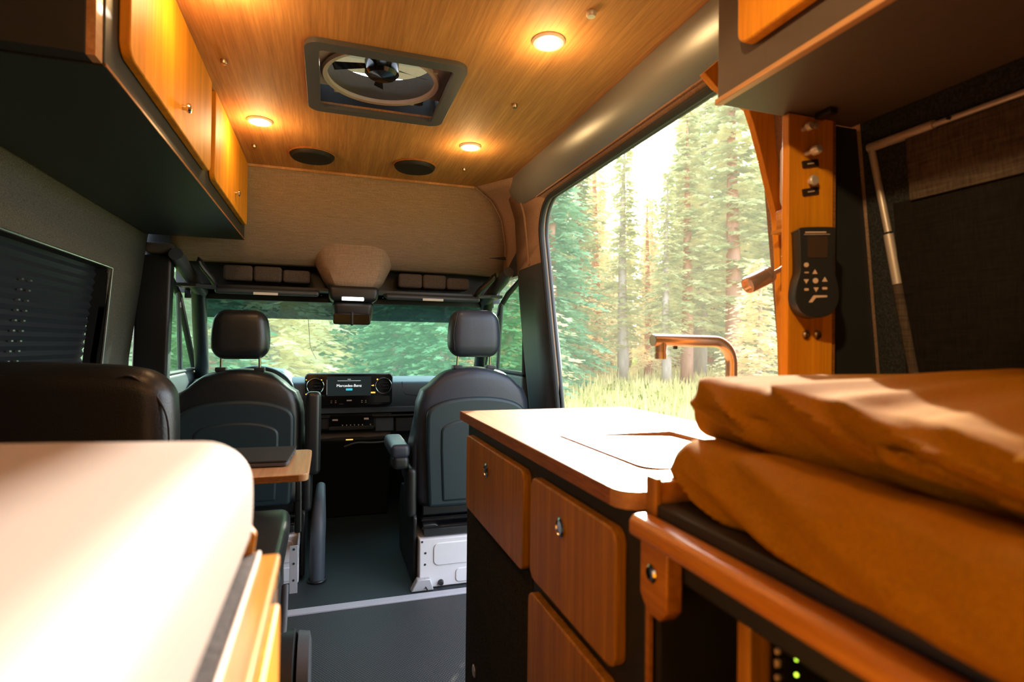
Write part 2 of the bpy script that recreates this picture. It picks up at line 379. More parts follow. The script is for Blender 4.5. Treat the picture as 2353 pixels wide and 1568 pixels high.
# B pillar covers
def pcov(i, t):
    z = [.0,.5,.8,1.0,1.2,1.35,1.44,1.465][i]
    y = 2.435 + .345*t; inset = [.012,.03,.036,.036,.034,.03,.024,.008][i]*min(1, 6*min(t+.02, 1-t+.02))
    return (xr(z) - inset, y, z)
struct('trim_9', MB().grid(pcov, list(range(8)), [0,.05,.12,.25,.5,.75,.88,.95,1]), M['pillar'], label='slate plastic cover on the right door pillar', fix=False, smooth=50)
struct('trim_10', MB().box(1.035, 1.048, 2.425, 2.47, 0, 1.0).add([(.955,2.425,1.6),(.966,2.425,1.6),(.966,2.46,1.6),(.955,2.46,1.6),(1.035,2.425,1.0),(1.048,2.425,1.0),(1.048,2.47,1.0),(1.035,2.47,1.0)],
       [(0,1,2,3),(4,5,6,7),(0,1,5,4),(1,2,6,5),(2,3,7,6),(3,0,4,7)]), M['white'], label='white painted door jamb outside the seal')
mb = MB(); mb.sbox(-.83, -.685, 2.925, 2.99, 0, 1.475, .018, deform=lambda x, y, z: (x - .06*max(0, 1.2-z)*.6, y, z))
struct('trim_11', mb, M['black'], label='black plastic cover on the left door pillar')
struct('trim_12', MB().sbox(-.80, -.68, 2.92, 2.985, 1.478, 1.53, .02), M['pad'], label='grey cap on top of the left door pillar')

# headliner over the cab: fabric bulkhead from the ceiling down to the sun visors
HP = smooth_path([(2.826,1.902),(2.85,1.80),(2.90,1.69),(2.965,1.59),(3.03,1.515),(3.09,1.475)], 4)
seam = [(1.45,.966),(1.53,.956),(1.62,.938),(1.76,.888),(1.847,.823),(1.9,.72)]
def head(i, t):
    y, z = HP[i][0], HP[i][1]
    R = lerp(seam, z); L_ = -.73
    x = L_ + (R-L_)*t
    e = max(0, (t-.72)/.28)
    return (x, y - .0 + .03*e*e*(1 if z < 1.85 else (1.9-z)/.05), z)
HP = [(p[0], p[1]) for p in [Vector((q.x, q.y)) for q in [Vector((a.x, a.y)) for a in HP]]]
o = struct('wall_front', MB().grid(head, list(range(len(HP))), [k/24 for k in range(25)]), M['headl'], label='taupe fabric headliner over the driver cab', fix=False)
so = o.modifiers.new('thick', 'SOLIDIFY'); so.thickness = .01; so.offset = 0
# fabric corner between the right wall and the headliner
S2 = [Vector(head(i, 1.0)) for i in range(len(HP))]
W2 = [Vector((xr(p.z)-.003, 2.60, p.z)) for p in S2]
mb = MB(); mb.grid(lambda i, t: tuple(S2[i].lerp(W2[i], t) + Vector((.028, .012, .004))*sin(t*pi)*min(1, 12*(1.905-S2[i].z))), list(range(len(S2))), [k/8 for k in range(9)])
o = struct('trim_3', mb, M['headl_p'], label='curved fabric corner between headliner and right pillar', fix=False)
so = o.modifiers.new('thick', 'SOLIDIFY'); so.thickness = .006; so.offset = 0
struct('trim_4', MB().tube([p+Vector((-.004,-.004,0)) for p in S2], .0035, 8), M['headl_p'], label='piped seam of the headliner beside the right pillar')
# dark storage recess behind the visors (back, floor)
struct('trim_13', MB().box(-.70, .95, 3.24, 3.27, 1.30, 1.52).box(-.70, .95, 3.06, 3.27, 1.345, 1.36).box(-.72,.97,3.0,3.30,1.56,1.58), M['black'], label='dark storage shelf above the windshield')
# roof rails, A pillars
def rail(sx, lab, nm):
    X = lambda a: .135 + sx*a
    pts = smooth_path([(X(.80),2.90,1.475),(X(.795),3.0,1.44),(X(.775),3.12,1.385),(X(.755),3.22,1.33)], 6)
    struct(nm, MB().tube(pts, [.03]*4+[.034]*(len(pts)-4), 14), M['grey_pl'], label=lab)
rail(-1, 'dark plastic roof rail over the driver door', 'trim_14'); rail(1, 'dark plastic roof rail over the passenger door', 'trim_15')
def apillar(sx, lab, nm):
    X = lambda a: .135 + sx*a
    pts = [(X(.765),3.20,1.345),(X(.78),3.32,1.20),(X(.80),3.48,1.0),(X(.825),3.66,.80),(X(.835),3.72,.60)]
    struct(nm, MB().tube(smooth_path(pts, 4), .036, 14), M['black'], label=lab)
apillar(-1, 'black windshield pillar on the driver side', 'trim_16'); apillar(1, 'black windshield pillar on the passenger side', 'trim_17')
struct('trim_18', MB().box(-.80, -.70, 2.95, 3.30, 1.47, 1.95).box(.965, 1.0, 2.78, 3.30, 1.45, 1.95).box(-.75, 1.0, 2.83, 3.35, 1.95, 1.97).box(-.75,1.0,3.28,3.32,1.33,1.97), M['pillar'], label='outer shell of the cab roof')

# windshield
def gl(t, x): return (x, 3.215+.78*t, 1.345-.56*t)
w = struct('window_2', MB().grid(lambda t, x: gl(t, lerp([(0, .135-.77+(.0)), (1, .135+.77)], x)) if True else 0, [.24+.76*k/6 for k in range(7)], [k/8 for k in range(9)]), M['wind'], label='windshield with trees beyond it', fix=False)
struct('shade_band', MB().grid(lambda t, x: gl(t, .135-.77+1.54*x), [.24*k/3 for k in range(4)], [k/8 for k in range(9)]), M['band'], parent=w, fix=False)
# cab doors with their side windows
def cabdoor(sx, nm, wn, side, tk):
    X = lambda a: .135 + sx*a
    lo, hi = sorted((X(.85), X(.93)))
    mb = MB().sbox(lo, hi, 2.80 if sx > 0 else 2.97, 3.95, .0, .925, .03)
    struct(nm, mb, M['pillar'], label=f'{side} cab door, inner panel')
    y0 = 2.80 if sx > 0 else 2.98
    out = [(y0, .92), (3.62, .92), (3.25, 1.31), (3.1, 1.375), (y0, 1.455)]
    a, b = sorted((X(.868), X(.872)))
    g = struct(wn, MB().prism(out, 'x', a, b), M['side'], label=f'{side} side window with trees beyond it')
    fr = [(X(.862), y, z) for y, z in out]
    struct('window_frame', MB().tube(fr + [fr[0]], .016, 8), M['rubber'], parent=g)
    struct('window_frame', MB().tube([(X(.862),3.30,.92),(X(.855),3.20,1.33)], .012, 8), M['grey_pl'], parent=g)
cabdoor(-1, 'door_1', 'window_3', 'driver', 0); cabdoor(1, 'door_2', 'window_4', 'passenger', 0)
# firewall
struct('trim_19', MB().box(-.78, 1.05, 3.98, 4.02, -.1, .80), M['black'], label='firewall behind the dashboard')

# left window frame and recess
f = struct('window_1', MB().prism(rrect(-.47, 2.575, .64, 1.377, .03, 4), 'x', -.86, -.80, holes=[rrect(-.45, 2.555, .66, 1.357, .02, 4)]), M['black'], label='left window frame with a thin metal edge')
for v in f.data.vertices:                      # bend the frame to the wall
    z = v.co.z + ORI[f.name].z; x = v.co.x + ORI[f.name].x
    v.co.x = (xl(z) - .004 if x > -.83 else xl(z) - .06) - ORI[f.name].x
ed = [(2.557, .66), (2.557, 1.359), (1.2, 1.359), (-.45, 1.359)]
struct('metal_edge', MB().tube([(xl(z)+.002, y, z) for y, z in ed], .0045, 8), M['alu'], parent=f)
struct('jamb_edge', MB().add([(xl(.66)-.002,2.56,.66),(xl(1.357)-.002,2.56,1.357),(xl(1.357)-.002,2.60,1.357),(xl(.66)-.002,2.60,.66)], [(0,1,2,3)]), M['grey_pl'], parent=f)
# pleated blind in the left window
NP = 46
def pleat(i, y): 
    z = .655 + (1.36-.655)*i/NP; return (xl(z) - .045 - (.009 if i % 2 else 0), y, z)
b = thing('pleated_blind', 'navy pleated blind drawn down in the left window', 'blind', (-.87, 1.2, .655))
mb = MB().grid(pleat, list(range(NP+1)), [-.46, 1.0, 2.56]); nf = len(mb.f)
for i in range(1, NP, 2):
    for y in (2.02, 2.07):
        z = .655+(1.36-.655)*i/NP
        if z < 1.28: mb.box(xl(z)-.048, xl(z)-.040, y-.006, y+.006, z-.002, z+.003)
bf = obj('blind_fabric', mb, [M['blind'], M['alu']], b, fix=False, smooth=0)
for p_ in bf.data.polygons: p_.material_index = 1 if p_.index >= nf else 0
# ------------------------------------------------------------------ ceiling fittings
v = thing('roof_vent', 'square charcoal roof vent with smoked lid and fan in the bamboo ceiling', 'vent', (.157, 1.831, CEIL))
obj('vent_frame', MB().prism(rrect(-.074, .388, 1.590, 2.066, .045, 8), 'z', CEIL-.014, CEIL+.001, holes=[rrect(VX0, VX1, VY0, VY1, .012, 4)]), M['vent'], v, bevel=.008, seg=3)
obj('vent_duct', MB().prism(rrect(UX0-.012, UX1+.012, UY0-.012, UY1+.05, .012, 3), 'z', CEIL+.002, CEIL+.11, holes=[rrect(UX0, UX1, UY0, UY1+.03, .012, 3)]), M['dark'], v)
cx, cy = .157, 1.866
sh = obj('fan_shroud', MB().prism([(UX0,UY0),(UX1,UY0),(UX1,1.985)] + [(cx+.178*cos(radians(41-262*k/40)), cy+.178*sin(radians(41-262*k/40))) for k in range(41)] + [(UX0,1.985)], 'z', CEIL+.048, CEIL+.052), M['shroud'], v, smooth=0)
rg = obj('fan_ring', MB().lathe([(.170,0),(.184,-.002),(.189,.006),(.183,.014),(.170,.012),(.170,0)], (cx, cy, CEIL+.034), (0,0,1), 48), M['shroud'], v)
for a in (-.6, -2.1, .9, 2.4): obj('ring_clip', MB().sbox(cx+.190*cos(a)-.008, cx+.190*cos(a)+.008, cy+.190*sin(a)-.006, cy+.190*sin(a)+.006, CEIL+.034, CEIL+.046, .002, seg=2), M['shroud'], v)
obj('fan_barrel', MB().tube([(cx,cy,CEIL+.046),(cx,cy,CEIL+.122)], .176, 40, caps=False), M['dark_brown'], v)
obj('fan_motor', MB().lathe([(.0,0),(.045,.004),(.055,.014),(.056,.05),(.0,.052)], (cx, cy, CEIL+.045), (0,0,1), 32), M['gloss'], v)
for k in range(5):
    a = k*2*pi/5+.3
    mb = MB(); mb.grid(lambda r, t: (cx+r*cos(a+t), cy+r*sin(a+t), CEIL+.085+.03*t/.5+.0*r), [.05,.08,.11,.14,.162], [-.10,-.05,0,.05,.10])
    obj('fan_blade', mb, M['gloss'], v, fix=False)
obj('smoked_lid', MB().sbox(UX0-.01, UX1+.01, UY0-.01, UY1+.06, CEIL+.155, CEIL+.24, .03), M['lid'], v)
# dark switch knob in the vent corner
obj('crank_knob', MB().lathe([(0,0),(.016,.002),(.018,.012),(.010,.02),(0,.02)], (VX1-.05, VY1-.02, CEIL+.035), (0,0,1), 20), M['black'], v)

def downlight(x, y, lab, power=1.0, r=.0455):
    t = thing('ceiling_light', lab, 'ceiling light', (x, y, CEIL), 'round ceiling downlights')
    obj('light_rim', MB().lathe([(r*.62,-.004),(r*.72,-.009),(r*.9,-.008),(r,-.003),(r,.0),(r*.62,.0)], (x,y,CEIL), (0,0,1), 40), M['tube'], t)
    obj('light_lens', MB().lathe([(0,-.012),(r*.35,-.0112),(r*.58,-.008),(r*.66,-.003)], (x,y,CEIL), (0,0,1), 32), M['lamp'], t)
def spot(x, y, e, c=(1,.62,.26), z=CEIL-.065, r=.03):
    l = bpy.data.lights.new('downlight_and_fill', 'POINT'); l.energy = e; l.color = c; l.shadow_soft_size = r
    o = bpy.data.objects.new('downlight_and_fill', l); COL.objects.link(o); o.location = (x, y, z)
downlight(.558, 1.403, 'large bright round downlight in the ceiling beside the satin metal door cover')
downlight(-.251, 2.262, 'round downlight beside the left upper cabinet with the orange glow')
downlight(.552, 2.253, 'small round downlight between the right ceiling speaker and the metal cover')
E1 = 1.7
for x, y, e in ((.558,1.403,E1*.8),(-.251,2.262,E1),(.552,2.253,E1*.8),(-.245,1.42,E1*1.15),(.55,.50,E1*1.2),(.55,-.25,E1*1.0),(-.25,.45,E1*1.1),(.05,-.7,E1*2)): spot(x, y, e)  # those beside and behind the camera are unseen warm fill, added

sp = bpy.data.lights.new('post_fill_spot', 'SPOT'); sp.energy = 34; sp.color = (1,.66,.30); sp.spot_size = radians(30); sp.spot_blend = .6; sp.shadow_soft_size = .03  # unseen spot added to brighten the bamboo post
so = bpy.data.objects.new('post_fill_spot', sp); COL.objects.link(so); so.location = (-.25, -.05, 1.86); so.rotation_euler = (so.location - Vector((.84,.79,1.25))).to_track_quat('Z', 'Y').to_euler()
def speaker(x, y, lab):
    t = thing('ceiling_speaker', lab, 'speaker', (x, y, CEIL), 'ceiling speakers')
    obj('speaker_ring', MB().lathe([(.096,0),(.098,-.004),(.094,-.007),(.09,-.004),(.09,0)], (x,y,CEIL), (0,0,1), 48), M['bam_e'], t)
    obj('speaker_grille', MB().lathe([(.0,-.026),(.05,-.026),(.083,-.022),(.091,-.014),(.093,-.003),(.093,0)], (x,y,CEIL), (0,0,1), 48), M['grille'], t)
speaker(-.075, 2.585, 'round black ceiling speaker nearer the left upper cabinet'); speaker(.37, 2.58, 'round black ceiling speaker nearer the sliding door')
for x, y, r, mm, lab in ((-.30,1.814,.010,'brass','small round ceiling bolt beside the left cabinet, nearer the vent'),(-.303,2.548,.009,'brass','small round ceiling bolt between left cabinet and ceiling speaker'),
    (.599,1.811,.010,'brass','small dark ceiling bolt right of the roof vent'),(.596,2.545,.009,'brass','small ceiling bolt near the front right corner of the ceiling'),(.609,1.247,.0125,'tube','pale round ceiling button beside the large downlight')):
    single('ceiling_bolt', MB().lathe([(0,-.013),(r*.8,-.012),(r,-.008),(r,0)], (x,y,CEIL), (0,0,1), 20), M[mm], lab, 'bolt', 'bolts in the ceiling')

# ------------------------------------------------------------------ upper cabinets
c = thing('upper_cabinet', 'long dark upper cabinet with two bamboo doors on the left wall', 'cabinet', (-.57, 2.0, 1.553))
mb = MB().prism([(-.775,1.553),(-.378,1.553),(-.378,1.898),(-.72,1.898)], 'y', 1.15, 2.872)
obj('carcass', mb, M['dark_green'], c, bevel=.002)
obj('end_panel', MB().prism([(-.775,1.556),(-.395,1.556),(-.395,1.898),(-.72,1.898)], 'y', 1.112, 1.1495), M['rubber'], c)
obj('edge_strip', MB().box(-.3955, -.381, 1.118, 1.1495, 1.556, 1.898), M['bam_c'], c)
obj('edge_line', MB().box(-.3775, -.3755, 1.15, 2.872, 1.553, 1.559), M['bam_e'], c)
for y0, y1, kz in ((1.213, 1.968, (1.607, 1.668)), (2.036, 2.80, (2.452, 1.668))):
    d = obj('door', MB().prism(rrect(y0, y1, 1.606, 1.896, [.03,.03,.004,.004]), 'x', -.3775, -.358), M['bam_zx'], c, bevel=.0025)
    obj('knob', MB().lathe([(.006,0),(.006,.008),(.011,.010),(.0125,.014),(.011,.018),(.004,.020),(0,.020)], (-.358, kz[0], kz[1]), (1,0,0), 24), M['chrome'], d)
c = thing('upper_cabinet', 'dark upper cabinet with a bamboo door on the right above the bed', 'cabinet', (.80, .2, 1.488))
obj('carcass', MB().prism([(.632,1.49),(.935,1.49),(.842,1.898),(.632,1.898)], 'y', -1.2, .800), M['dark_brown'], c, bevel=.002)
obj('edge_band', MB().box(.627, .640, -1.2, .801, 1.4885, 1.498), M['bam_c'], c, bevel=.001)
d = obj('door', MB().prism(rrect(-.45, .727, 1.548, 1.896, [.004,.022,.004,.004]), 'x', .611, .6315), M['bam_zx'], c, bevel=.003)
obj('knob', MB().lathe([(.006,0),(.011,-.010),(.0125,-.014),(.011,-.018),(0,-.020)], (.611, .10, 1.60), (1,0,0), 24), M['chrome'], d)
single('cable_clip', MB().sbox(.815, .835, .738, .772, 1.478, 1.490, .004), M['black'], 'small black clip under the right upper cabinet', 'clip')

# ------------------------------------------------------------------ right bulkhead post and its fittings
p = thing('bulkhead_post', 'upright bamboo bulkhead panel carrying the remote between cabinet and cushions', 'panel', (.82, .80, .90))
obj('bamboo_face', MB().box(.768, .870, .780, .796, .905, 1.488), M['bam_zx'], p, bevel=.0015)
obj('side_board', MB().prism([(.800,.905),(1.012,.905),(1.0,1.05),(.945,1.488),(.800,1.488)], 'y', .797, .815), M['dark'], p)
obj('edge_board', MB().box(.871, .878, .782, .7965, .905, 1.488), M['bam_e'], p)
a = thing('pillar_panel', 'arched bamboo panel behind the post edging the sliding door opening', 'panel', (.95, 1.0, .9))
ol = [(.752,1.657),(.782,1.632),(.825,1.613),(.868,1.597),(.884,1.56),(.905,1.50),(.926,1.432),(.945,1.37),(.953,1.30),(.965,1.1),(.972,.9),(1.03,.9),(1.0,1.2),(.95,1.55),(.925,1.72),(.83,1.725),(.795,1.695)]
obj('panel_board', MB().prism(ol, 'y', .995, 1.012), M['bam_zx'], a, bevel=.0015)
s = thing('touch_screen', 'black wall touch screen with pale edge beside the bamboo post', 'screen', (.96, .96, 1.36))
obj('screen_housing', MB().prism(rrect(.922, 1.02, 1.372, 1.515, .022), 'y', .945, .962), M['white'], s, bevel=.002)
obj('screen_glass', MB().prism(rrect(.9265, 1.018, 1.375, 1.512, .02), 'y', .942, .9452), M['gloss'], s)
single('screen_shelf', MB().sbox(.915, .96, .925, .965, 1.325, 1.368, .003).box(.908,.955,.928,.97,1.318,1.3249), M['bam_r'], 'small bamboo block below the touch screen', 'block')
# reading lamp
l = thing('reading_lamp', 'copper coloured swivel reading lamp on a short curved arm', 'lamp', (.88, .95, 1.2))
obj('lamp_arm', MB().tube(smooth_path([(.955,.985,1.275),(.948,.955,1.268),(.935,.95,1.257),(.915,.95,1.240),(.884,.95,1.226)], 5), .0048, 12), M['copper'], l)
A = Vector((.889,.95,1.229)); B = Vector((.826,.95,1.200)); d = (B-A).normalized()
obj('lamp_head', MB().lathe([(0,0),(.010,0),(.0165,.002),(.0175,.006),(.0175,.014),(.0168,.015),(.0168,.017),(.0178,.018),(.0178,.062),(.0168,.066),(.0150,.066),(.0150,.058),(0,.058)], A, d, 32), M['copper'], l)
# remote control in its cradle
r = thing('wall_remote', 'black handheld remote control clipped to the bamboo post', 'remote control', (.805, .75, 1.13))
ro = []
for k in range(60):
    t = 2*pi*k/60
    ro.append(t)
def remote_outline(s=1.0):
    pts = [(-.030,.062),(-.026,.070),(.026,.070),(.030,.062),(.0285,.02),(.0285,-.005),(.0335,-.025),(.036,-.045),(.033,-.062),(.022,-.078),(.0,-.084),(-.022,-.078),(-.033,-.062),(-.036,-.045),(-.0335,-.025),(-.0285,-.005),(-.0285,.02)]
    P = smooth_path([(a, b, 0) for a, b in pts + [pts[0]]], 4)[:-1]
    return [(q.x*s, q.y*s) for q in P]
R0 = Vector((.795, .752, 1.208))
mb = MB().prism([(a+R0.x, b+R0.z) for a, b in remote_outline(1.0)], 'y', R0.y-.016, R0.y+.018)
mb.rot(R0, 'Z', radians(-24)); obj('remote_body', mb, M['black'], r, bevel=.006, seg=3)
def rloc(a, b, h=.0175): 
    v_ = Matrix.Rotation(radians(-24), 3, 'Z') @ Vector((a, -h, 0)); return R0 + v_ + Vector((0,0,b))
def rplate(mb, outline, h0, h1):
    st = len(mb.v); mb.prism([(a+R0.x, b+R0.z) for a, b in outline], 'y', R0.y-h1, R0.y-h0); mb.rot(R0, 'Z', radians(-24), st); return mb
obj('remote_display', rplate(MB(), rrect(-.016,.016,.018,.055,.003), .0155, .0172), M['lcd'], r)
tri = lambda x, y, s: [(x-s, y-s*.8), (x+s, y-s*.8), (x, y+s)]
trd = lambda x, y, s: [(x-s, y+s*.8), (x, y-s), (x+s, y+s*.8)]
for o_ in (circ(-.018,.006,.004,16), tri(-.004,-.006,.0042), trd(-.018,-.022,.0042), circ(-.003,-.021,.0045,16), tri(.012,-.019,.0045), trd(-.002,-.036,.0042), rrect(-.021,-.014,-.038,-.034,.001,2), rrect(.008,.016,-.036,-.032,.001,2), rrect(-.021,-.014,-.008,-.006,.0008,2)):
    obj('button', rplate(MB(), o_, .0158, .0166), M['glyph'], r)
obj('remote_logo', rplate(MB(), [(-.014,-.058),(-.006,-.046),(.016,-.046),(.016,-.049),(-.002,-.050),(-.008,-.058)], .0158, .0166), M['glyph'], r)
for o_ in (rrect(-.02,.014,.0605,.0625,.0006,2), rrect(-.022,.02,.0575,.0583,.0003,2)): obj('remote_stripe', rplate(MB(), o_, .0158, .0166), M['glyph'], r)
obj('cradle', MB().box(.785, .825, .752, .7795, 1.165, 1.25), M['black'], r, bevel=.004)
# knobs and small label plates on the post
def post_knob(x, z, r, lab, ln=.022): obj('knob', MB().lathe([(r*.55,0),(r*.5,-ln*.45),(r,-ln*.55),(r*1.02,-ln*.85),(r*.8,-ln),(0,-ln)], (x,.7795,z), (0,1,0), 24), M['tube'], p)
post_knob(.806,1.419,.0085,'metal knob on the bamboo post above the upper dark label plate',.03)
post_knob(.815,1.370,.0095,'round clover shaped knob on the post above the lower dark label plate',.012)
post_knob(.798,1.462,.0075,'small metal knob high on the post under the cabinet',.02)
post_knob(.822,1.470,.006,'tiny metal knob high on the post, right of the other one',.008)
for x, z, lab in ((.815,1.402,'upper dark label plate on the bamboo post'),(.816,1.352,'lower dark label plate on the bamboo post')):
    mb = MB().prism(rrect(x-.0185, x+.0185, z-.006, z+.0065, .002), 'y', .7775, .7797); mb.rot((x,.778,z), 'Y', radians(-12)); t = obj('label_plate', mb, M['plate'], p)
    mb = MB().prism(rrect(x-.008, x+.008, z-.0008, z+.0012, .0003, 2), 'y', .7770, .7774); mb.rot((x,.778,z), 'Y', radians(-12)); obj('plate_marking', mb, M['glyph'], t)
for x, lab in ((.807,'left one of two bolts below the remote'),(.833,'right one of two bolts below the remote')):
    obj('bolt', MB().lathe([(.0075,0),(.008,-.003),(.005,-.0055),(.0025,-.0055),(.002,-.003),(0,-.003)], (x,.7795,1.096), (0,1,0), 20), M['brass'], p)

# right wall by the bed: shade with pale tube frame
w = thing('window_shade', 'dark brown fabric window shade with pale tube frame on the right wall', 'window shade', (.97, .2, .95))
def wq(z, off): return xr(z) - off
mb = MB().grid(lambda z, y: (wq(z,.012), y, z), [1.33,1.36,1.40,1.435], [-.9,-.2,.3,.70]); obj('valance', mb, M['valance'], w, fix=False)
mb = MB().grid(lambda z, y: (wq(z,.006), y, z), [.93,1.0,1.1,1.2,1.333], [-.9,-.2,.3,.735]); obj('blackout_cloth', mb, M['shade'], w, fix=False)
obj('frame_tube', MB().tube([(wq(1.442,.006),.772,1.444),(wq(1.442,.006),.655,1.444)], .0085, 14), M['tube'], w)
obj('frame_tube', MB().tube([(wq(1.443,.006),.655,1.4435),(wq(1.443,.006),.1,1.4435),(wq(1.443,.006),-.8,1.4435)], .0052, 12), M['tube'], w)
obj('frame_tube', MB().tube([(wq(1.445,.006),.768,1.446),(wq(1.285,.006),.748,1.285)], .0062, 14), M['tube'], w)
obj('frame_tube', MB().tube([(wq(1.28,.006),.748,1.281),(wq(1.19,.006),.738,1.190)], .0082, 14), M['tube'], w)
obj('frame_tube', MB().tube([(wq(1.19,.006),.738,1.189),(wq(.95,.006),.712,.95)], .0085, 14), M['valance'], w)
obj('tube_pin', MB().lathe([(0,-.003),(.004,-.003),(.004,.003),(0,.003)], (wq(1.2835,.006),.7475,1.2835), (0,-.1,1), 12), M['black'], w)
obj('tube_pin', MB().lathe([(0,-.009),(.003,-.008),(.003,0),(0,0)], (wq(1.4435,.006)-.001,.628,1.4435), (1,0,0), 12), M['black'], w)
# dark wall lining behind the bed
single('wall_board', MB().grid(lambda z, y: (xr(z)-.001, y, z), [.02,.5,.93,1.2,1.49,1.7,1.89], [-1.2,-.4,.3,.79]), M['felt'], 'dark felt board lining the right wall behind the shade', 'panel', fix=False)
# ------------------------------------------------------------------ dashboard
d = thing('dashboard', 'blue grey dashboard with black centre screen unit under the windshield', 'dashboard', (.135, 3.6, 0))
prof = [(3.98,.785),(3.80,.845),(3.60,.872),(3.47,.868),(3.415,.845),(3.40,.80),(3.415,.70),(3.44,.665),(3.47,.655),(3.47,.60),(3.50,.45),(3.58,.30),(3.98,.25)]
mb = MB().prism(prof, 'x', -.70, .975); obj('dash_body', mb, M['dash'], d, bevel=.012, seg=3)
obj('centre_stack', MB().prism([(3.43,.664),(3.425,.57),(3.44,.555),(3.44,.53),(3.42,.50),(3.44,.455),(3.55,.30),(3.62,.0),(3.95,.0),(3.95,.66)], 'x', -.10, .375), M['black'], d, bevel=.008)
obj('lower_shelf', MB().prism([(3.405,.652),(3.405,.640),(3.47,.636),(3.47,.652)], 'x', -.10, .95), M['black'], d, bevel=.003)
obj('trim_band', MB().prism([(3.408,.700),(3.412,.665),(3.45,.66),(3.45,.70)], 'x', -.1, .60), M['dash'], d, bevel=.004)
obj('glove_pocket', MB().box(.395, .62, 3.418, 3.47, .545, .63), M['rubber'], d, bevel=.006)
obj('side_panel', MB().prism([(3.425,.635),(3.425,.55),(3.5,.54),(3.5,.635)], 'x', .275, .385), M['dash'], d, bevel=.006)
obj('airbag_seam', MB().tube([(.43,3.4145,.868-.02),(.432,3.403,.80),(.45,3.404,.773),(.52,3.4045,.765),(.9,3.4045,.765)], .0022, 8), M['rubber'], d)
ch = obj('cup_tray', MB().prism(rrect(-.085, .36, 3.40, 3.50, .03), 'z', .508, .522, holes=[circ(.0,3.45,.038,24), circ(.235,3.45,.038,24)]), M['black'], d, bevel=.003)
obj('tray_lip', MB().tube(smooth_path([(.10,3.415,.470),(.17,3.405,.492),(.25,3.40,.49),(.33,3.40,.495),(.362,3.405,.53)],5), .006, 8), M['dash'], d)
obj('tray_light', MB().sbox(.108, .148, 3.398, 3.404, .510, .515, .002), M['amber'], d)
obj('instrument_hood', MB().sbox(-.575, -.185, 3.40, 3.72, .80, .935, .06, deform=lambda x,y,z: (x, y, z - (.05*max(0,(abs(x+.38)-.10))/.1 if z > .86 else 0))), M['dash'], d)
obj('gear_stalk', MB().tube([(-.10,3.37,.80),(-.03,3.355,.775),(-.015,3.352,.772)], [.006,.007,.009], 10), M['black'], d)
# centre unit
u = thing('centre_unit', 'black media unit with screen and two round ringed air vents', 'media unit', (.125, 3.40, .71))
def front(mb, outline, y0, y1): return mb.prism(outline, 'y', y0, y1)
obj('unit_body', front(MB(), rrect(-.118, .368, .713, .899, .022), 3.375, 3.47), M['gloss'], u, bevel=.005, seg=3)
obj('unit_edge', front(MB(), rrect(-.121, .371, .710, .902, .024), 3.385, 3.40), M['grey_pl'], u, bevel=.002)
for cxv in (-.064, .316):
    vn = obj('air_vent', MB().lathe([(0,.004),(.034,.004),(.040,-.004),(.043,-.010),(.0465,-.010),(.0465,.005),(0,.005)], (cxv,3.374,.829), (0,1,0), 36), M['black'], u)
    obj('vent_ring', MB().torus((cxv,3.3635,.829), (0,1,0), .0455, .0026, 40, 10), M['chrome'], vn)
    mb = MB()
    for dz in (-.018,0,.018): mb.box(cxv-.030, cxv+.030, 3.368, 3.373, .829+dz-.0018, .829+dz+.0018)
    mb.sbox(cxv-.008, cxv+.008, 3.362, 3.371, .824, .834, .003); obj('vent_slats', mb, M['rubber'], vn)
sc = obj('screen', front(MB(), rrect(-.003, .245, .772, .884, .003), 3.3735, 3.3752), M['screen'], u)
text('screen_lettering', 'Mercedes-Benz', .0225, (.121, 3.3728, .830), M['white_e'], sc)
obj('screen_button', front(MB(), rrect(.1035, .1395, .8025, .8145, .001, 2), 3.3726, 3.3734), M['teal_e'], sc)
mb = MB(); front(mb, rrect(.112,.130,.866,.8685,.0004,2), 3.3726, 3.3733); front(mb, rrect(.056,.186,.8575,.8598,.0004,2), 3.3726, 3.3733); front(mb, rrect(-.0016,-.0006,.779,.866,.0003,2), 3.3726, 3.3733)
obj('screen_lines', mb, mat('faint_glyph', (.1,.1,.1), .5, emit=(.9,.92,.9), estr=.55), sc)
for o_ in (rrect(-.116,-.110,.864,.868,.001,2), rrect(-.036,-.028,.861,.867,.001,2), rrect(-.1155,-.104,.780,.787,.002,2), [(.246,.830),(.260,.826),(.260,.835)], rrect(.244,.270,.785,.792,.003,3), rrect(.277,.285,.862,.869,.001,2)): obj('indicator_light', front(MB(), o_, 3.3728, 3.3748), M['amber'], u)
for i, x in enumerate((.024,.048,.194,.216)):
    for z in (.743,.733): obj('menu_key', front(MB(), rrect(x-.004,x+.004,z-.0014,z+.0014,.0005,2), 3.3728, 3.3748), M['glyph'], u)
obj('menu_line', front(MB(), rrect(.066,.09,.7245,.7252,.0002,2), 3.3728, 3.3748), M['glyph'], u)
obj('menu_key', MB().sbox(.108,.137,3.371,3.376,.7405,.7478,.002), M['shroud'], u)
obj('card_slot', front(MB(), rrect(.262,.354,.731,.768,.008), 3.3735, 3.3752), M['rubber'], u)
# climate panel
k = thing('climate_panel', 'black climate control panel with two pale rocker keys under the screen', 'control panel', (.13, 3.41, .57))
obj('panel_body', front(MB(), rrect(.015,.264,.585,.656,.01), 3.402, 3.43), M['gloss'], k, bevel=.004)
obj('lower_body', front(MB(), rrect(.010,.264,.568,.592,.01), 3.397, 3.42), M['black'], k, bevel=.004)
obj('rocker_key', MB().sbox(.030,.062,3.393,3.404,.624,.634,.003), M['shroud'], k); obj('rocker_key', MB().sbox(.208,.236,3.393,3.404,.626,.638,.003), M['tube'], k)
for x in (.088,.111,.133,.155,.178,.2,.246): obj('round_key', front(MB(), circ(x,.598,.0035,12), 3.3965, 3.4), M['glyph'], k)
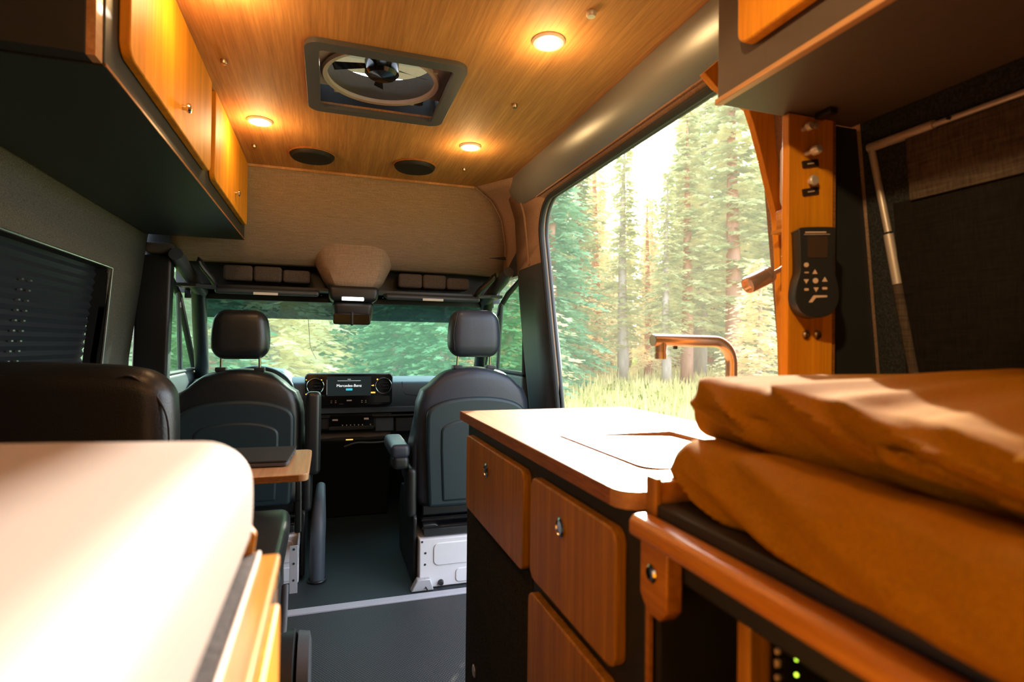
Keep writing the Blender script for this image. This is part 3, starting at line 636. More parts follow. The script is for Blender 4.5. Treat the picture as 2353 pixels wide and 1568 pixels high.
# steering wheel
s = thing('steering_wheel', 'black steering wheel behind the driver seat', 'steering wheel', (-.37, 3.27, .76))
ax = Vector((0,-.80,.60)); cw = Vector((-.37,3.27,.775))
obj('wheel_rim', MB().torus(cw, ax, .195, .0155, 48, 12), M['leather'], s)
obj('wheel_hub', MB().lathe([(0,-.03),(.07,-.03),(.085,-.01),(.08,.02),(0,.035)], cw, ax, 24), M['black'], s)
uu = Vector((1,0,0)); ww = ax.normalized().cross(uu)
mb = MB()
for a_ in (0, pi, -pi/2):
    e = uu*cos(a_) + ww*sin(a_); mb.tube([cw+e*.06, cw+e*.19], [.02,.014], 10, flat=.6)
obj('wheel_spokes', mb, M['black'], s); obj('steering_column', MB().tube([cw-ax.normalized()*.02, cw-ax.normalized()*.25], .035, 14), M['black'], s)
# overhead console and mirror
o = thing('overhead_console', 'tapering fabric console with reading light above the rear-view mirror', 'console', (.13, 3.0, 1.30))
n = 12
def cons(i, t):
    z = [1.67,1.60,1.54,1.47,1.40,1.362][i]; y = [2.955,2.968,2.972,2.962,2.947,2.945][i]
    wl = [-.10,-.095,-.085,-.06,-.025,.0][i]; wr = [.345,.345,.335,.31,.275,.25][i]
    e = abs(2*t-1)**6
    return (wl+(wr-wl)*t, y + e*.10 + (0 if i else .02), z)
cb = obj('console_cover', MB().grid(cons, list(range(6)), [0,.01,.03,.07,.15,.3,.5,.7,.85,.93,.97,.99,1]), M['headl'], o, fix=False)
so = cb.modifiers.new('thick', 'SOLIDIFY'); so.thickness = .008; so.offset = 0
obj('lamp_housing', MB().sbox(.0, .245, 2.925, 3.10, 1.288, 1.366, .022, deform=lambda x,y,z: (.1225+(x-.1225)*(1-.10*max(0,(1.32-z)/.04)), y, z)), M['black'], o)
obj('reading_lens', MB().sbox(.064, .171, 2.9215, 2.930, 1.291, 1.309, .004), M['cab_lamp'], o)
obj('sensor_cover', MB().sbox(.016, .228, 2.955, 3.12, 1.175, 1.292, .03, deform=lambda x,y,z: (.122+(x-.122)*(1-.14*max(0,(1.29-z)/.115)), y+.25*max(0,1.29-z)*.6, z)), M['black'], o)
m_ = thing('rear_view_mirror', 'small rectangular rear-view mirror in front of the windshield', 'mirror', (.115, 2.95, 1.17))
obj('mirror_housing', MB().prism(rrect(.024,.206,1.171,1.226,.012), 'y', 2.935, 2.96), M['black'], m_, bevel=.005)
obj('mirror_glass', MB().prism(rrect(.029,.201,1.175,1.222,.009), 'y', 2.9335, 2.936), mat('mirror_glass', (.35,.4,.38), .06, 1), m_)
obj('mirror_stem', MB().sbox(.108,.122,2.932,2.975,1.166,1.235,.005), M['black'], m_)
def visor(x0, x1, lab, lx0, lx1, seg, out):
    t = thing('sun_visor', lab, 'sun visor', ((x0+x1)/2, 3.0, 1.32), 'sun visors over the windshield')
    mb = MB().sbox(x0, x1, 2.955, 3.17, 1.322, 1.348, .012); mb.rot(((x0+x1)/2, 3.06, 1.335), 'X', radians(9)); obj('visor_pad', mb, M['pillar'], t)
    mb = MB().box(lx0, lx1, 2.9515, 2.9535, 1.316, 1.327) if False else MB().prism(rrect(lx0,lx1,1.306,1.3185,.001,2),'y',2.9525,2.9555); obj('visor_label', mb, M['label_w'], t)
    obj('visor_arm', MB().tube([(out,3.0,1.345),(x0 if out < x0 else x1,3.0,1.34)], .008, 10), M['grey_pl'], t)
visor(-.515, -.045, 'sun visor with pale label above the driver seat', -.345, -.235, 1, -.60)
visor(.285, .79, 'sun visor with pale label above the passenger seat', .475, .585, 1, .86)
def pad(x0, x1, lab):
    t = thing('rolled_pad', lab, 'pad', ((x0+x1)/2, 3.12, 1.36), 'rolled pads on the shelf above the windshield')
    w_ = (x1-x0)/3
    for i in range(3): obj('pad_section', MB().sbox(x0+w_*i+.0015, x0+w_*(i+1)-.0015, 3.075, 3.19, 1.384, 1.462-(.012 if i == 2 else 0), .016), M['pad'], t)
pad(-.50, -.09, 'quilted dark pad on the shelf above the driver visor'); pad(.36, .76, 'quilted dark pad on the shelf above the passenger visor')
def grip(x, dx, lab): 
    pts = smooth_path([(x,2.985,1.478),(x+dx*.2,2.99,1.44),(x+dx*.75,3.02,1.385),(x+dx,3.05,1.345)], 5)
    single('grab_handle', MB().tube(pts, [.004,.012,.02,.026]+[.026]*(len(pts)-6)+[.02,.012], 12, flat=.6), M['black'], lab, 'handle', 'grab handles on the windshield pillars')
grip(-.59, .07, 'black grab handle on the left windshield pillar'); grip(.885, -.10, 'black grab handle on the right windshield pillar')
single('hanging_cord', MB().tube(smooth_path([(-.105,3.28,1.22),(-.10,3.30,1.15),(-.09,3.32,1.05),(-.06,3.33,.985)],6), .0016, 6), M['label_w'], 'thin pale cord hanging at the windshield', 'cord')

# ------------------------------------------------------------------ front seats
def seat(lab, cx, Y, zt, hz, col, arm, hw=.126, tilt=0):
    """cx centre, Y rear face of the backrest, zt shoulder height, hz headrest bottom"""
    t = thing('cab_seat', lab, 'seat', (cx, Y+.15, 0), 'front cab seats')
    L_ = M['leather_g' if col else 'leather']
    def taper(x, y, z):
        u = (x-cx); k = 1
        if z > zt-.22: k = 1 - .42*((z-zt+.22)/.22)**2.2
        b = .016*(1 - (u/.27)**2)                                   # crown of the back
        return (cx+u*k, y - (b if y < Y+.06 else -b) - .09*(z-.5)*0, z - .03*(abs(u)/.27)**2*(1 if z > zt-.1 else 0))
    obj('backrest', MB().sbox(cx-.272, cx+.272, Y, Y+.15, .335, zt, .055, seg=6, mid=(6,2,10), deform=taper), L_, t)
    # hard back shell with an arched upper edge
    w = .222
    ol = [(cx-w,.345),(cx+w,.345),(cx+w+.012,.60)] + [(cx+(w+.012)*cos(a*pi/24), zt-.235+.10*sin(a*pi/24)**.7) for a in range(0,25)] + [(cx-w-.012,.60)]
    obj('back_shell', MB().prism(ol, 'y', Y-.030, Y+.03), M['shell'], t, bevel=.016, seg=4)
    il = [(cx-w+.06,.37),(cx+w-.06,.37),(cx+w-.05,.6)] + [(cx+(w-.05)*cos(a*pi/24), zt-.30+.07*sin(a*pi/24)**.7) for a in range(0,25)] + [(cx-w+.05,.6)]
    obj('shell_panel', MB().prism(il, 'y', Y-.036, Y), M['shell'], t, bevel=.012, seg=3)
    for s_ in (-1, 1): obj('side_bolster', MB().sbox(cx+s_*.255-.032, cx+s_*.255+.032, Y+.03, Y+.21, .40, zt-.16, .03, deform=lambda x,y,z: (x - s_*.05*max(0,(z-zt+.36)/.2)**2, y, z)), L_, t)
    hd = obj('headrest', MB().sbox(cx-hw, cx+hw, Y+.0, Y+.115, hz, hz+.222, .052, seg=6, mid=(3,2,3), deform=lambda x,y,z: (cx+(x-cx)*(1-.16*max(0,(z-hz-.08)/.14)**2 - .10*max(0,(hz+.06-z)/.06)), y, z)), L_, t)
    if col: obj('headrest_seam', MB().tube(smooth_path([(cx-hw*.80, Y+.012, hz+.03),(cx-hw*.86,Y+.006,hz+.11),(cx-hw*.72,Y+.008,hz+.205)],6), .0016, 6), M['rubber'], hd)
    for s_ in (-1, 1):
        pq = obj('headrest_post', MB().tube([(cx+s_*.079, Y+.06, zt-.03),(cx+s_*.079, Y+.056, zt+.03),(cx+s_*.077, Y+.05, hz+.03)], .0062, 12), M['chrome'], t)
        obj('post_guide', MB().sbox(cx+s_*.079-.022, cx+s_*.079+.022, Y+.035, Y+.085, zt-.012, zt+.006, .004), M['black'], pq)
    obj('seat_cushion', MB().sbox(cx-.265, cx+.265, Y+.12, Y+.62, .33, .47, .05), L_, t)
    obj('cushion_frame', MB().box(cx-.235, cx+.235, Y+.06, Y+.58, .285, .345), M['black'], t, bevel=.008)
    for z_, y_ in ((.292,Y-.02),(.262,Y-.035)): obj('seat_rail', MB().box(cx-.25, cx+.25, y_, y_+.03, z_-.006, z_+.004), M['gloss'], t, bevel=.002)
    obj('swivel_plate', MB().prism([(cx-.24,.225),(cx+.24,.225),(cx+.24,.255),(cx-.16,.255),(cx-.19,.275),(cx-.245,.275)], 'y', Y-.03, Y+.5), M['black'], t, bevel=.003)
    bx = obj('seat_box', MB().box(cx-.262, cx+.262, Y-.045, Y+.45, .0, .215), M['white'], t, bevel=.006)
    bx['label'] = 'white painted metal box'
    fr = rrect(cx-.20, cx+.24, .095, .195, .025)
    obj('pressed_panel', MB().prism(fr, 'y', Y-.049, Y-.04), M['white'], bx, bevel=.004)
    obj('pressed_panel', MB().prism(rrect(cx-.10, cx+.24, .012, .075, .02), 'y', Y-.049, Y-.04), M['white'], bx, bevel=.004)
    for x_, z_ in ((cx-.235,.155),(cx-.236,.105),(cx-.25,.205)): obj('bolt_hole', MB().lathe([(0,-.001),(.005,-.001),(.005,.002),(0,.002)], (x_, Y-.045, z_), (0,1,0), 12), M['rubber'], bx)
    obj('floor_bolt', MB().lathe([(0,-.02),(.008,-.02),(.011,-.012),(.013,0),(0,0)], (cx-.165, Y-.045, .02), (0,1,0), 16), M['black'], bx)
    obj('corner_foot', MB().prism([(cx-.30,0),(cx-.20,0),(cx-.215,.05),(cx-.272,.05)], 'y', Y-.07, Y-.03), M['whitegrey'], bx, bevel=.004)
    ins = -1 if cx > 0 else 1
    obj('side_cover', MB().prism([(Y+.0,.01),(Y+.46,.01),(Y+.5,.25),(Y+.42,.36),(Y+.12,.40),(Y-.01,.30)], 'x', cx+ins*.268, cx+ins*.285), M['black'], t, bevel=.005)
    obj('recliner_cover', MB().sbox(cx+ins*.29-.022, cx+ins*.29+.022, Y-.005, Y+.13, .30, .52, .02), M['black'], t)
    if arm == 'down':
        a = obj('armrest', MB().sbox(cx-.385, cx-.300, Y+.0, Y+.33, .565, .628, .022), M['leather_g'], t)
        obj('armrest_base', MB().sbox(cx-.375, cx-.303, Y+.002, Y+.12, .515, .575, .02), M['black'], a)
    else:
        obj('armrest', MB().sbox(cx+.28, cx+.347, Y-.04, Y+.035, .475, .852, .022), L_, t)
    return t
seat('passenger seat with grey shell back and white metal box, beside the kitchen counter', .655, 2.50, .972, 1.017, True, 'down')
seat('black leather driver seat with raised armrest behind the wooden table', -.372, 2.72, .955, .998, False, 'up', hw=.122)
single('floor_cable', MB().tube(smooth_path([(.415,2.44,.05),(.418,2.435,.02),(.425,2.41,.008)],5), .003, 8), M['rubber'], 'short black cable at the corner of the white seat box', 'cable')
fp = thing('support_pole', 'dark bent floor pole between the two front seats', 'pole', (-.03, 2.675, 0))
pts = smooth_path([(-.032,2.675,.0),(-.032,2.675,.12),(-.030,2.69,.24),(-.026,2.76,.33),(-.022,2.86,.385)], 6)
obj('pole_tube', MB().tube(pts, [.033]*13+[.033-.0011*i for i in range(len(pts)-13)], 20), M['dash'], fp)
obj('pole_collar', MB().torus((-.032,2.675,.006), (0,0,1), .036, .006, 32, 8), M['black'], fp)
gb = thing('grey_bracket', 'light grey metal strip bracket with holes beside the driver seat base', 'bracket', (-.12, 2.53, 0))
obj('upright_strip', MB().box(-.140, -.108, 2.520, 2.526, .02, .22), M['whitegrey'], gb, bevel=.001)
obj('side_strip', MB().prism([(2.526,.20),(2.526,.14),(2.80,.20),(2.95,.26),(2.95,.31),(2.80,.26)], 'x', -.112, -.107), M['whitegrey'], gb)
for z_ in (.205,.145,.075): obj('strip_hole', MB().lathe([(0,-.001),(.005,-.001),(.005,.001),(0,.001)], (-.124, 2.52, z_), (0,1,0), 12), M['rubber'], gb)
# ------------------------------------------------------------------ kitchen
k = thing('kitchen_cabinet', 'dark kitchen cabinet with three bamboo drawer fronts on the right', 'cabinet', (.57, 1.0, 0))
obj('carcass', MB().box(.346, .79, .556, 1.395, .03, .876), M['dark'], k, bevel=.002)
obj('felt_panel', MB().box(.3445, .3465, .915, 1.394, .035, .672), M['felt'], k)
obj('plinth', MB().box(.37, .79, .56, 1.38, 0, .03), M['black'], k)
for y0, y1, z0, z1, r_, kn in ((.927, 1.352, .672, .850, [.018]*4, (1.162,.802)), (.596, .892, .680, .850, [.02]*4, (.758,.804)), (.610, .899, .440, .656, [.02]*4, None)):
    d = obj('drawer', MB().prism(rrect(y0, y1, z0, z1, r_), 'x', .330, .3465), M['bam_d'], k, bevel=.0025)
    if kn: obj('knob', MB().lathe([(.004,0),(.0135,0),(.0145,-.003),(.011,-.005),(.010,-.0035),(0,-.0035)], (.330, kn[0], kn[1]), (1,0,0), 28), M['chrome'], d)
obj('lower_latch', MB().lathe([(.004,0),(.0135,0),(.0145,-.003),(.011,-.005),(0,-.0035)], (.345, 1.30, .292), (1,0,0), 24), M['copper'], k)
t = thing('worktop', 'bamboo worktop with a recessed sink opening, sunlit', 'worktop', (.57, 1.0, .878))
ol = rrect(.329, .812, .578, 1.420, [.028,.004,.03,.004])
hole = rrect(.4175, .665, .669, .979, [.03,.004,.004,.004])
obj('worktop_board', MB().prism(ol, 'z', .878, .900, holes=[hole]), M['bam_c'], t, bevel=.0012, smooth=25)
obj('front_edge', MB().box(.3278, .3292, .61, 1.416, .8785, .8988), M['bam_e'], t)
sc_ = single('sink_cover', MB().prism(rrect(.4215, .6635, .6730, .9775, [.03,.003,.003,.003]), 'z', .893, .9035).rot((.4215,.673,.9035), 'Y', radians(2.2)).rot((.4215,.673,.9035), 'X', radians(-.35)), [M['bam_c'], M['bam_e']], 'loose bamboo board lying over the sink in the worktop', 'board', bevel=.0004)
for p_ in sc_.data.polygons: p_.material_index = 0 if abs(p_.normal.z) > .5 else 1
obj('sink_tray', MB().box(.415, .67, .665, .985, .80, .86), M['alu'], t)
f = thing('kitchen_tap', 'copper toned swan neck tap with a round spout at the sink', 'tap', (.785, .95, .9))
pts = [(.604,.95,1.0845),(.62,.95,1.0845),(.70,.95,1.084)] + [(.745+.045*sin(a*pi/20), .95, 1.039+.045*cos(a*pi/20)) for a in range(0,11)] + [(.79,.95,.9)]
obj('tap_pipe', MB().tube(pts, .0118, 24), M['copper'], f)
obj('pipe_end', MB().lathe([(0,.0005),(.0100,.0005),(.0118,-.0008),(.0118,.001),(0,.001)], (.604,.95,1.0845), (1,0,0), 24), M['alu_d'], f)
obj('spout', MB().lathe([(.0112,.012),(.0115,.0),(.0118,-.006),(.0112,-.0065),(.0112,-.008),(.0118,-.0085),(.0118,-.020),(.009,-.020),(0,-.018)], (.6215,.95,1.068), (0,0,1), 24), M['copper'], f)
obj('aerator', MB().lathe([(.0045,.004),(.0045,-.002),(.0035,-.003),(0,-.003)], (.655,.95,1.0705), (0,0,1), 14), M['black'], f)
obj('tap_base', MB().lathe([(.022,0),(.022,.006),(.015,.010),(.0125,.012)], (.79,.95,.9), (0,0,1), 24), M['copper'], f)

# ------------------------------------------------------------------ right bed
b = thing('bed_bench', 'dark bed bench with a bamboo front rail and open cubbies, under the ochre cushions', 'bench', (.67, -.2, 0))
obj('bench_top', MB().box(.3455, .995, -1.1, .5485, .868, .8975), M['dark'], b, bevel=.002)
obj('end_lip', MB().box(.347, .99, .5345, .552, .8965, .922), M['bam_r'], b, bevel=.002)
obj('lip_post', MB().box(.3435, .352, .532, .5535, .884, .926), M['bam_d'], b, bevel=.002)
obj('seam_strip', MB().box(.3425, .347, .541, .549, .03, .868), M['bam_r'], b)
obj('end_board', MB().box(.350, .99, .529, .540, .03, .867), M['dark'], b)
obj('divider', MB().box(.354, .99, .399, .4155, .03, .829), M['bam_d'], b, bevel=.001)
obj('back_board', MB().box(.93, .95, -1.1, .529, .03, .867), M['black'], b)
obj('base_board', MB().box(.36, .99, -1.1, .529, 0, .05), M['black'], b)
obj('fascia', MB().box(.350, .362, -1.1, .529, .826, .867), M['dark'], b, bevel=.004)
obj('fascia_edge', MB().tube([(.347,.475,.862),(.3445,.462,.8595),(.3440,.44,.8590),(.344,0,.859),(.344,-1.0,.859)], .0042, 10), M['tube'], b)
rl = obj('front_rail', MB().prism([(.317,.867),(.320,.864),(.346,.864),(.346,.884),(.336,.8875),(.322,.8865),(.317,.881)], 'y', -1.1, .544), M['bam_r'], b, bevel=.004, seg=3)
bk = obj('rail_bracket', MB().prism([(.487,.862),(.487,.800),(.500,.787),(.523,.787),(.538,.803),(.538,.862)], 'x', .328, .347), M['bam_r'], b, bevel=.002)
obj('bracket_screw', MB().lathe([(.004,0),(.0085,0),(.0095,-.002),(.007,-.004),(0,-.003)], (.328,.513,.832), (1,0,0), 24), M['chrome'], bk)
e = thing('power_unit', 'black electric unit with green lights and a row of switches in the bench cubby', 'electric unit', (.55, .28, .05))
obj('unit_body', MB().box(.366, .8, .10, .392, .05, .824), M['gloss'], e, bevel=.004)
for i in range(6): obj('switch', MB().sbox(.362, .367, 3770/10000, .3805, .812-i*.011, .817-i*.011+(.002 if i % 2 else 0), .0015, seg=2), M['glyph'], e)
for i in range(3): obj('green_light', MB().lathe([(0,-.001),(.0014,-.001),(.0014,.001),(0,.001)], (.366, .360, .8175-i*.0125), (1,0,0), 14), M['led_g'], e)

def wrinkle(fn, amt):
    def f(x, y, z):
        w_ = z - y*.26; q = Vector((w_*30, y*3.0, 1.7)); r_ = 1-abs(noise.noise(q))*1.6; r2 = 1-abs(noise.noise(Vector((w_*55+4, y*6, 5))))*1.6
        a = noise.noise(Vector((x*5, y*4, z*9)))*.5; c_ = noise.noise(Vector((x*16, y*17, z*6)))*(1 if z > 1.0 or z < .915 else .35)
        return fn(x, y, z, amt*(.22+.78*max(0,min(1,(.56-y)/.12)))*(a*.8 + r_*abs(r_)*1.25 + r2*.45 + c_*.22*max(0,min(1,(.53-y)/.08)) - .35))
    return f
def low(x, y, z, d_):
    s_ = max(0, min(1, (.60-x)/.15))
    return (x + .155*(y-.575) - d_*s_*.9, y + d_*.4*max(0,(y-.35)/.2), z + (d_*.35 if z > .945 else 0) - .0*s_)
def upp(x, y, z, d_):
    s_ = max(0, min(1, (.66-x)/.15)); sag = -.012*max(0,(.45-y))**1.2*s_
    edge = max(0, min(1, (.72-x)/.26))**1.5*max(0, min(1, (.62-y)/.35))
    return (x + .07*(y-.60) - d_*s_*.9, y + d_*.4*max(0,(y-.35)/.2), z + (d_*.45 - .026*edge if z > 1.0 else 0) + sag*(1 if z < 1.0 else .3))
single('seat_cushion', MB().sbox(.385, 1.0, -1.0, .575, .898, .964, .030, seg=7, mid=(30,170,14), deform=wrinkle(low, .021)), M['ochre'], 'lower ochre bed cushion lying on the bench, its corner nearest the worktop', 'cushion', 'stacked ochre bed cushions', smooth=60)
single('seat_cushion', MB().sbox(.432, 1.0, -1.0, .602, .9595, 1.037, .026, seg=7, mid=(30,170,14), deform=wrinkle(upp, .023)), M['ochre'], 'upper ochre bed cushion with a pale lit top, stacked on the other cushion', 'cushion', 'stacked ochre bed cushions', smooth=60)

# ------------------------------------------------------------------ left bed
b = thing('bed_bench', 'bamboo fronted bed bench with a worn strap under the cream cushion, bottom left', 'bench', (-.44, -.2, 0))
obj('bench_box', MB().prism([(-.86,.03),(-.0405,.03),(-.0405,.875),(-.84,.875)], 'y', -1.1, .535), M['dark'], b)
obj('ledge_board', MB().box(-.075, -.0385, -1.1, .549, .868, .880), M['bam_r'], b, bevel=.003, seg=3)
obj('end_board', MB().box(-.84, -.041, .535, .549, .03, .868), M['bam_d'], b)
obj('end_lip', MB().prism([(-.82,.868),(-.062,.868),(-.058,.90),(-.064,.908),(-.82,.908)], 'y', .540, .552), M['bam_r'], b, bevel=.002)
obj('drawer', MB().prism(rrect(-.3, .482, .55, .8665, .012), 'x', -.0405, -.0335), M['bam_zx'], b, bevel=.002)
obj('bench_plinth', MB().box(-.86, -.06, -1.1, .52, 0, .03), M['black'], b)
mb = MB().sbox(-.082, -.0555, -1.0, .548, .879, .8835, .002, mid=(2,80,1), deform=lambda x,y,z: (x, y, z + .0018*noise.noise(Vector((x*90, y*60, 2)))))
st = obj('strap', mb, M['strap'], b)
obj('strap_edge', MB().tube([(-.0560, y/20, .8825+.0006*noise.noise(Vector((y,3,1)))) for y in range(-20, 11)] + [(-.0560,.546,.8825)], .0022, 8), M['tube'], st)
def creamd(x, y, z):
    e = max(0, (y-.30)/.22); puff = .008*sin(pi*min(1,max(0,(x+.84)/.78)))
    return (x + (.004 if x > -.09 else 0)*sin(pi*(z-.883)/.112) - .0*e, y, z + (puff if z > .96 else 0))
single('seat_cushion', MB().sbox(-.80, -.0605, -1.0, .534, .884, .990, .034, seg=8, mid=(12,24,4), deform=creamd), M['cream'], 'large cream bed cushion in bright sun on the left bench', 'cushion', smooth=60)

# ------------------------------------------------------------------ table and laptop
t = thing('swivel_table', 'small bamboo swivel table with a chamfered corner behind the driver seat', 'table', (-.3, 1.78, .69))
obj('table_top', MB().prism(rrect(-.62, -.045, 1.60, 1.975, [.03,.022,.022,.03]), 'z', .700, .720), M['bam_c'], t, bevel=.0022)
obj('table_edge', MB().box(-.59, -.069, 1.5992, 1.6006, .7025, .7175), M['bam_e'], t)
obj('table_arm', MB().sbox(-.40, -.33, 1.70, 1.90, .672, .699, .01), M['black'], t)
obj('table_leg', MB().tube([(-.36,1.95,0),(-.36,1.95,.66),(-.36,1.85,.685)], .024, 16), M['black'], t)
obj('leg_foot', MB().lathe([(0,.008),(.07,.008),(.08,0),(0,0)], (-.36,1.95,0), (0,0,1), 24), M['black'], t)
lp = thing('laptop', 'closed black laptop lying on the bamboo table', 'laptop', (-.26, 1.84, .72))
mb = MB().prism(rrect(-.44, -.098, 1.715, 1.945, .008), 'z', .7225, .7335); mb.rot((-.26,1.83,.72), 'Z', radians(-3)); obj('laptop_base', mb, M['grey_pl'], lp, bevel=.002)
mb = MB().prism(rrect(-.441, -.097, 1.714, 1.946, .008), 'z', .7345, .7395); mb.rot((-.26,1.83,.72), 'Z', radians(-3)); obj('laptop_lid', mb, M['rubber'], lp, bevel=.0015)
for y in (1.77,1.80,1.86): obj('laptop_port', MB().box(-.0985,-.0975,y,y+.016,.726,.730).rot((-.26,1.83,.72), 'Z', radians(-3)), M['rubber'], lp)
for x, y in ((-.42,1.73),(-.12,1.73),(-.42,1.93),(-.12,1.93)): obj('laptop_foot', MB().lathe([(0,0),(.008,0),(.008,.003),(0,.003)], (x,y,.7198), (0,0,1), 12), M['rubber'], lp)

# ------------------------------------------------------------------ rear passenger seat
s = thing('leather_chair', 'black leather rear seat with rounded back against the left wall', 'seat', (-.45, 1.6, 0))
def rb(x, y, z):
    k = max(0, (z-.84)/.18); e = max(0, (x+.46)/.13)
    return (x - .012*k*k, y + .07*(z-.55), z - .022*e*e*k + .006*sin((x+.8)*9)*k)
bk = obj('backrest', MB().sbox(-.81, -.330, 1.40, 1.54, .50, 1.018, .060, seg=7, mid=(14,3,8), deform=rb), M['leather'], s)
pp = [Vector(rb(-.80+.0*i, 1.405, .96)) for i in range(1)]
sm = [rb(x, 1.412, z) for x, z in ((-.70,1.0),(-.60,.985),(-.50,.972),(-.45,.985),(-.41,1.0),(-.38,.985),(-.355,.955),(-.338,.90),(-.333,.80))]
obj('piping', MB().tube(smooth_path(sm, 5), .0028, 8), M['leather_g'], bk)
obj('seat_cushion', MB().sbox(-.81, -.22, 1.45, 1.98, .42, .56, .05), M['leather'], s)
obj('armrest', MB().sbox(-.235, -.092, 1.30, 1.72, .525, .598, .026, seg=6, mid=(2,6,2), deform=lambda x,y,z: (x - .03*max(0,(y-1.60)/.12)**2*(1 if x < -.16 else .1), y, z+.03*(y-1.5))), mat('armrest_leather', (.028,.031,.029), .22, scale=200, bump=.15, spec=.7), s)
obj('side_plate', MB().prism([(1.34,.50),(1.30,.30),(1.36,.14),(1.62,.14),(1.70,.30),(1.68,.50),(1.60,.54),(1.42,.54)], 'x', -.128, -.108), M['black'], s, bevel=.012, seg=3)
obj('recline_lever', MB().tube(smooth_path([(-.10,1.62,.42),(-.098,1.55,.36),(-.097,1.47,.33)],5), .009, 10, flat=.6), M['grey_pl'], s)
obj('recline_knob', MB().lathe([(0,.028),(.022,.026),(.03,.016),(.032,0),(0,0)], (-.108,1.43,.27), (1,0,0), 24), M['grey_pl'], s)
obj('side_shield', MB().lathe([(0,.03),(.10,.028),(.13,.015),(.135,-.03),(0,-.03)], (-.085,1.50,.215), (1,0,0), 36), M['black'], s)
obj('side_shield', MB().lathe([(.07,.02),(.095,.03),(.115,.026),(.12,.0),(.07,0)], (-.06,1.50,.22), (1,0,0), 36), M['grey_pl'], s)
obj('seat_pedestal', MB().box(-.72, -.14, 1.36, 1.86, 0, .42), M['black'], s, bevel=.02)
single('belt_buckle', MB().sbox(-.10,-.078,2.05,2.07,.42,.56,.006).sbox(-.099,-.079,2.045,2.075,.53,.60,.006), M['black'], 'black belt buckle on a stalk between rear seat and driver seat', 'buckle')
# ------------------------------------------------------------------ outside: meadow and forest
GZ = -.55
def hgt(x, y): return GZ + .10*noise.noise(Vector((x*.12, y*.12, 0))) + .012*max(0, hypot(x, y)-20)
def gmat():
    m, nt, out = new_mat('meadow_ground'); L = nt.links.new
    b = nd(nt, 'ShaderNodeBsdfDiffuse'); tc = nd(nt, 'ShaderNodeTexCoord'); n = nd(nt, 'ShaderNodeTexNoise', Scale=.8, Detail=8.0); L(tc.outputs['Object'], n.inputs['Vector'])
    r = nd(nt, 'ShaderNodeValToRGB'); r.color_ramp.elements[0].position = .35; r.color_ramp.elements[1].position = .65
    r.color_ramp.elements[0].color = (.13,.16,.035,1); r.color_ramp.elements[1].color = (.42,.36,.12,1); L(n.outputs['Fac'], r.inputs[0]); L(r.outputs[0], b.inputs[0]); L(b.outputs[0], out.inputs[0]); return m
struct('ground', MB().grid(lambda x, y: (x, y, hgt(x, y)), [-70+4*i for i in range(45)], [-30+4*i for i in range(36)]), gmat(), label='meadow ground outside the van', fix=False)
GR = MB(); rg = random.Random(3)
for i in range(26000):
    az = rg.uniform(-.35, 1.15); d = rg.uniform(6, 38)
    x, y = d*sin(az), d*cos(az)
    if x < 1.6 and y < 5: continue
    h = rg.uniform(.12, .42)*(1.0 if rg.random() < .85 else 1.7); z = hgt(x, y); a = rg.uniform(0, 2*pi); w = .018+.0012*d
    lx, ly = rg.uniform(-.12,.12), rg.uniform(-.12,.12)
    GR.add([(x-w*cos(a), y-w*sin(a), z), (x+w*cos(a), y+w*sin(a), z), (x+lx, y+ly, z+h)], [(0,1,2)])
g = obj('meadow_grass', GR, leaf_mat('dry_grass', (.30,.32,.08), (.75,.62,.28), .45), smooth=0, fix=False); tag(g, 'pale dry meadow grass between the van and the forest', 'grass', kind='stuff')

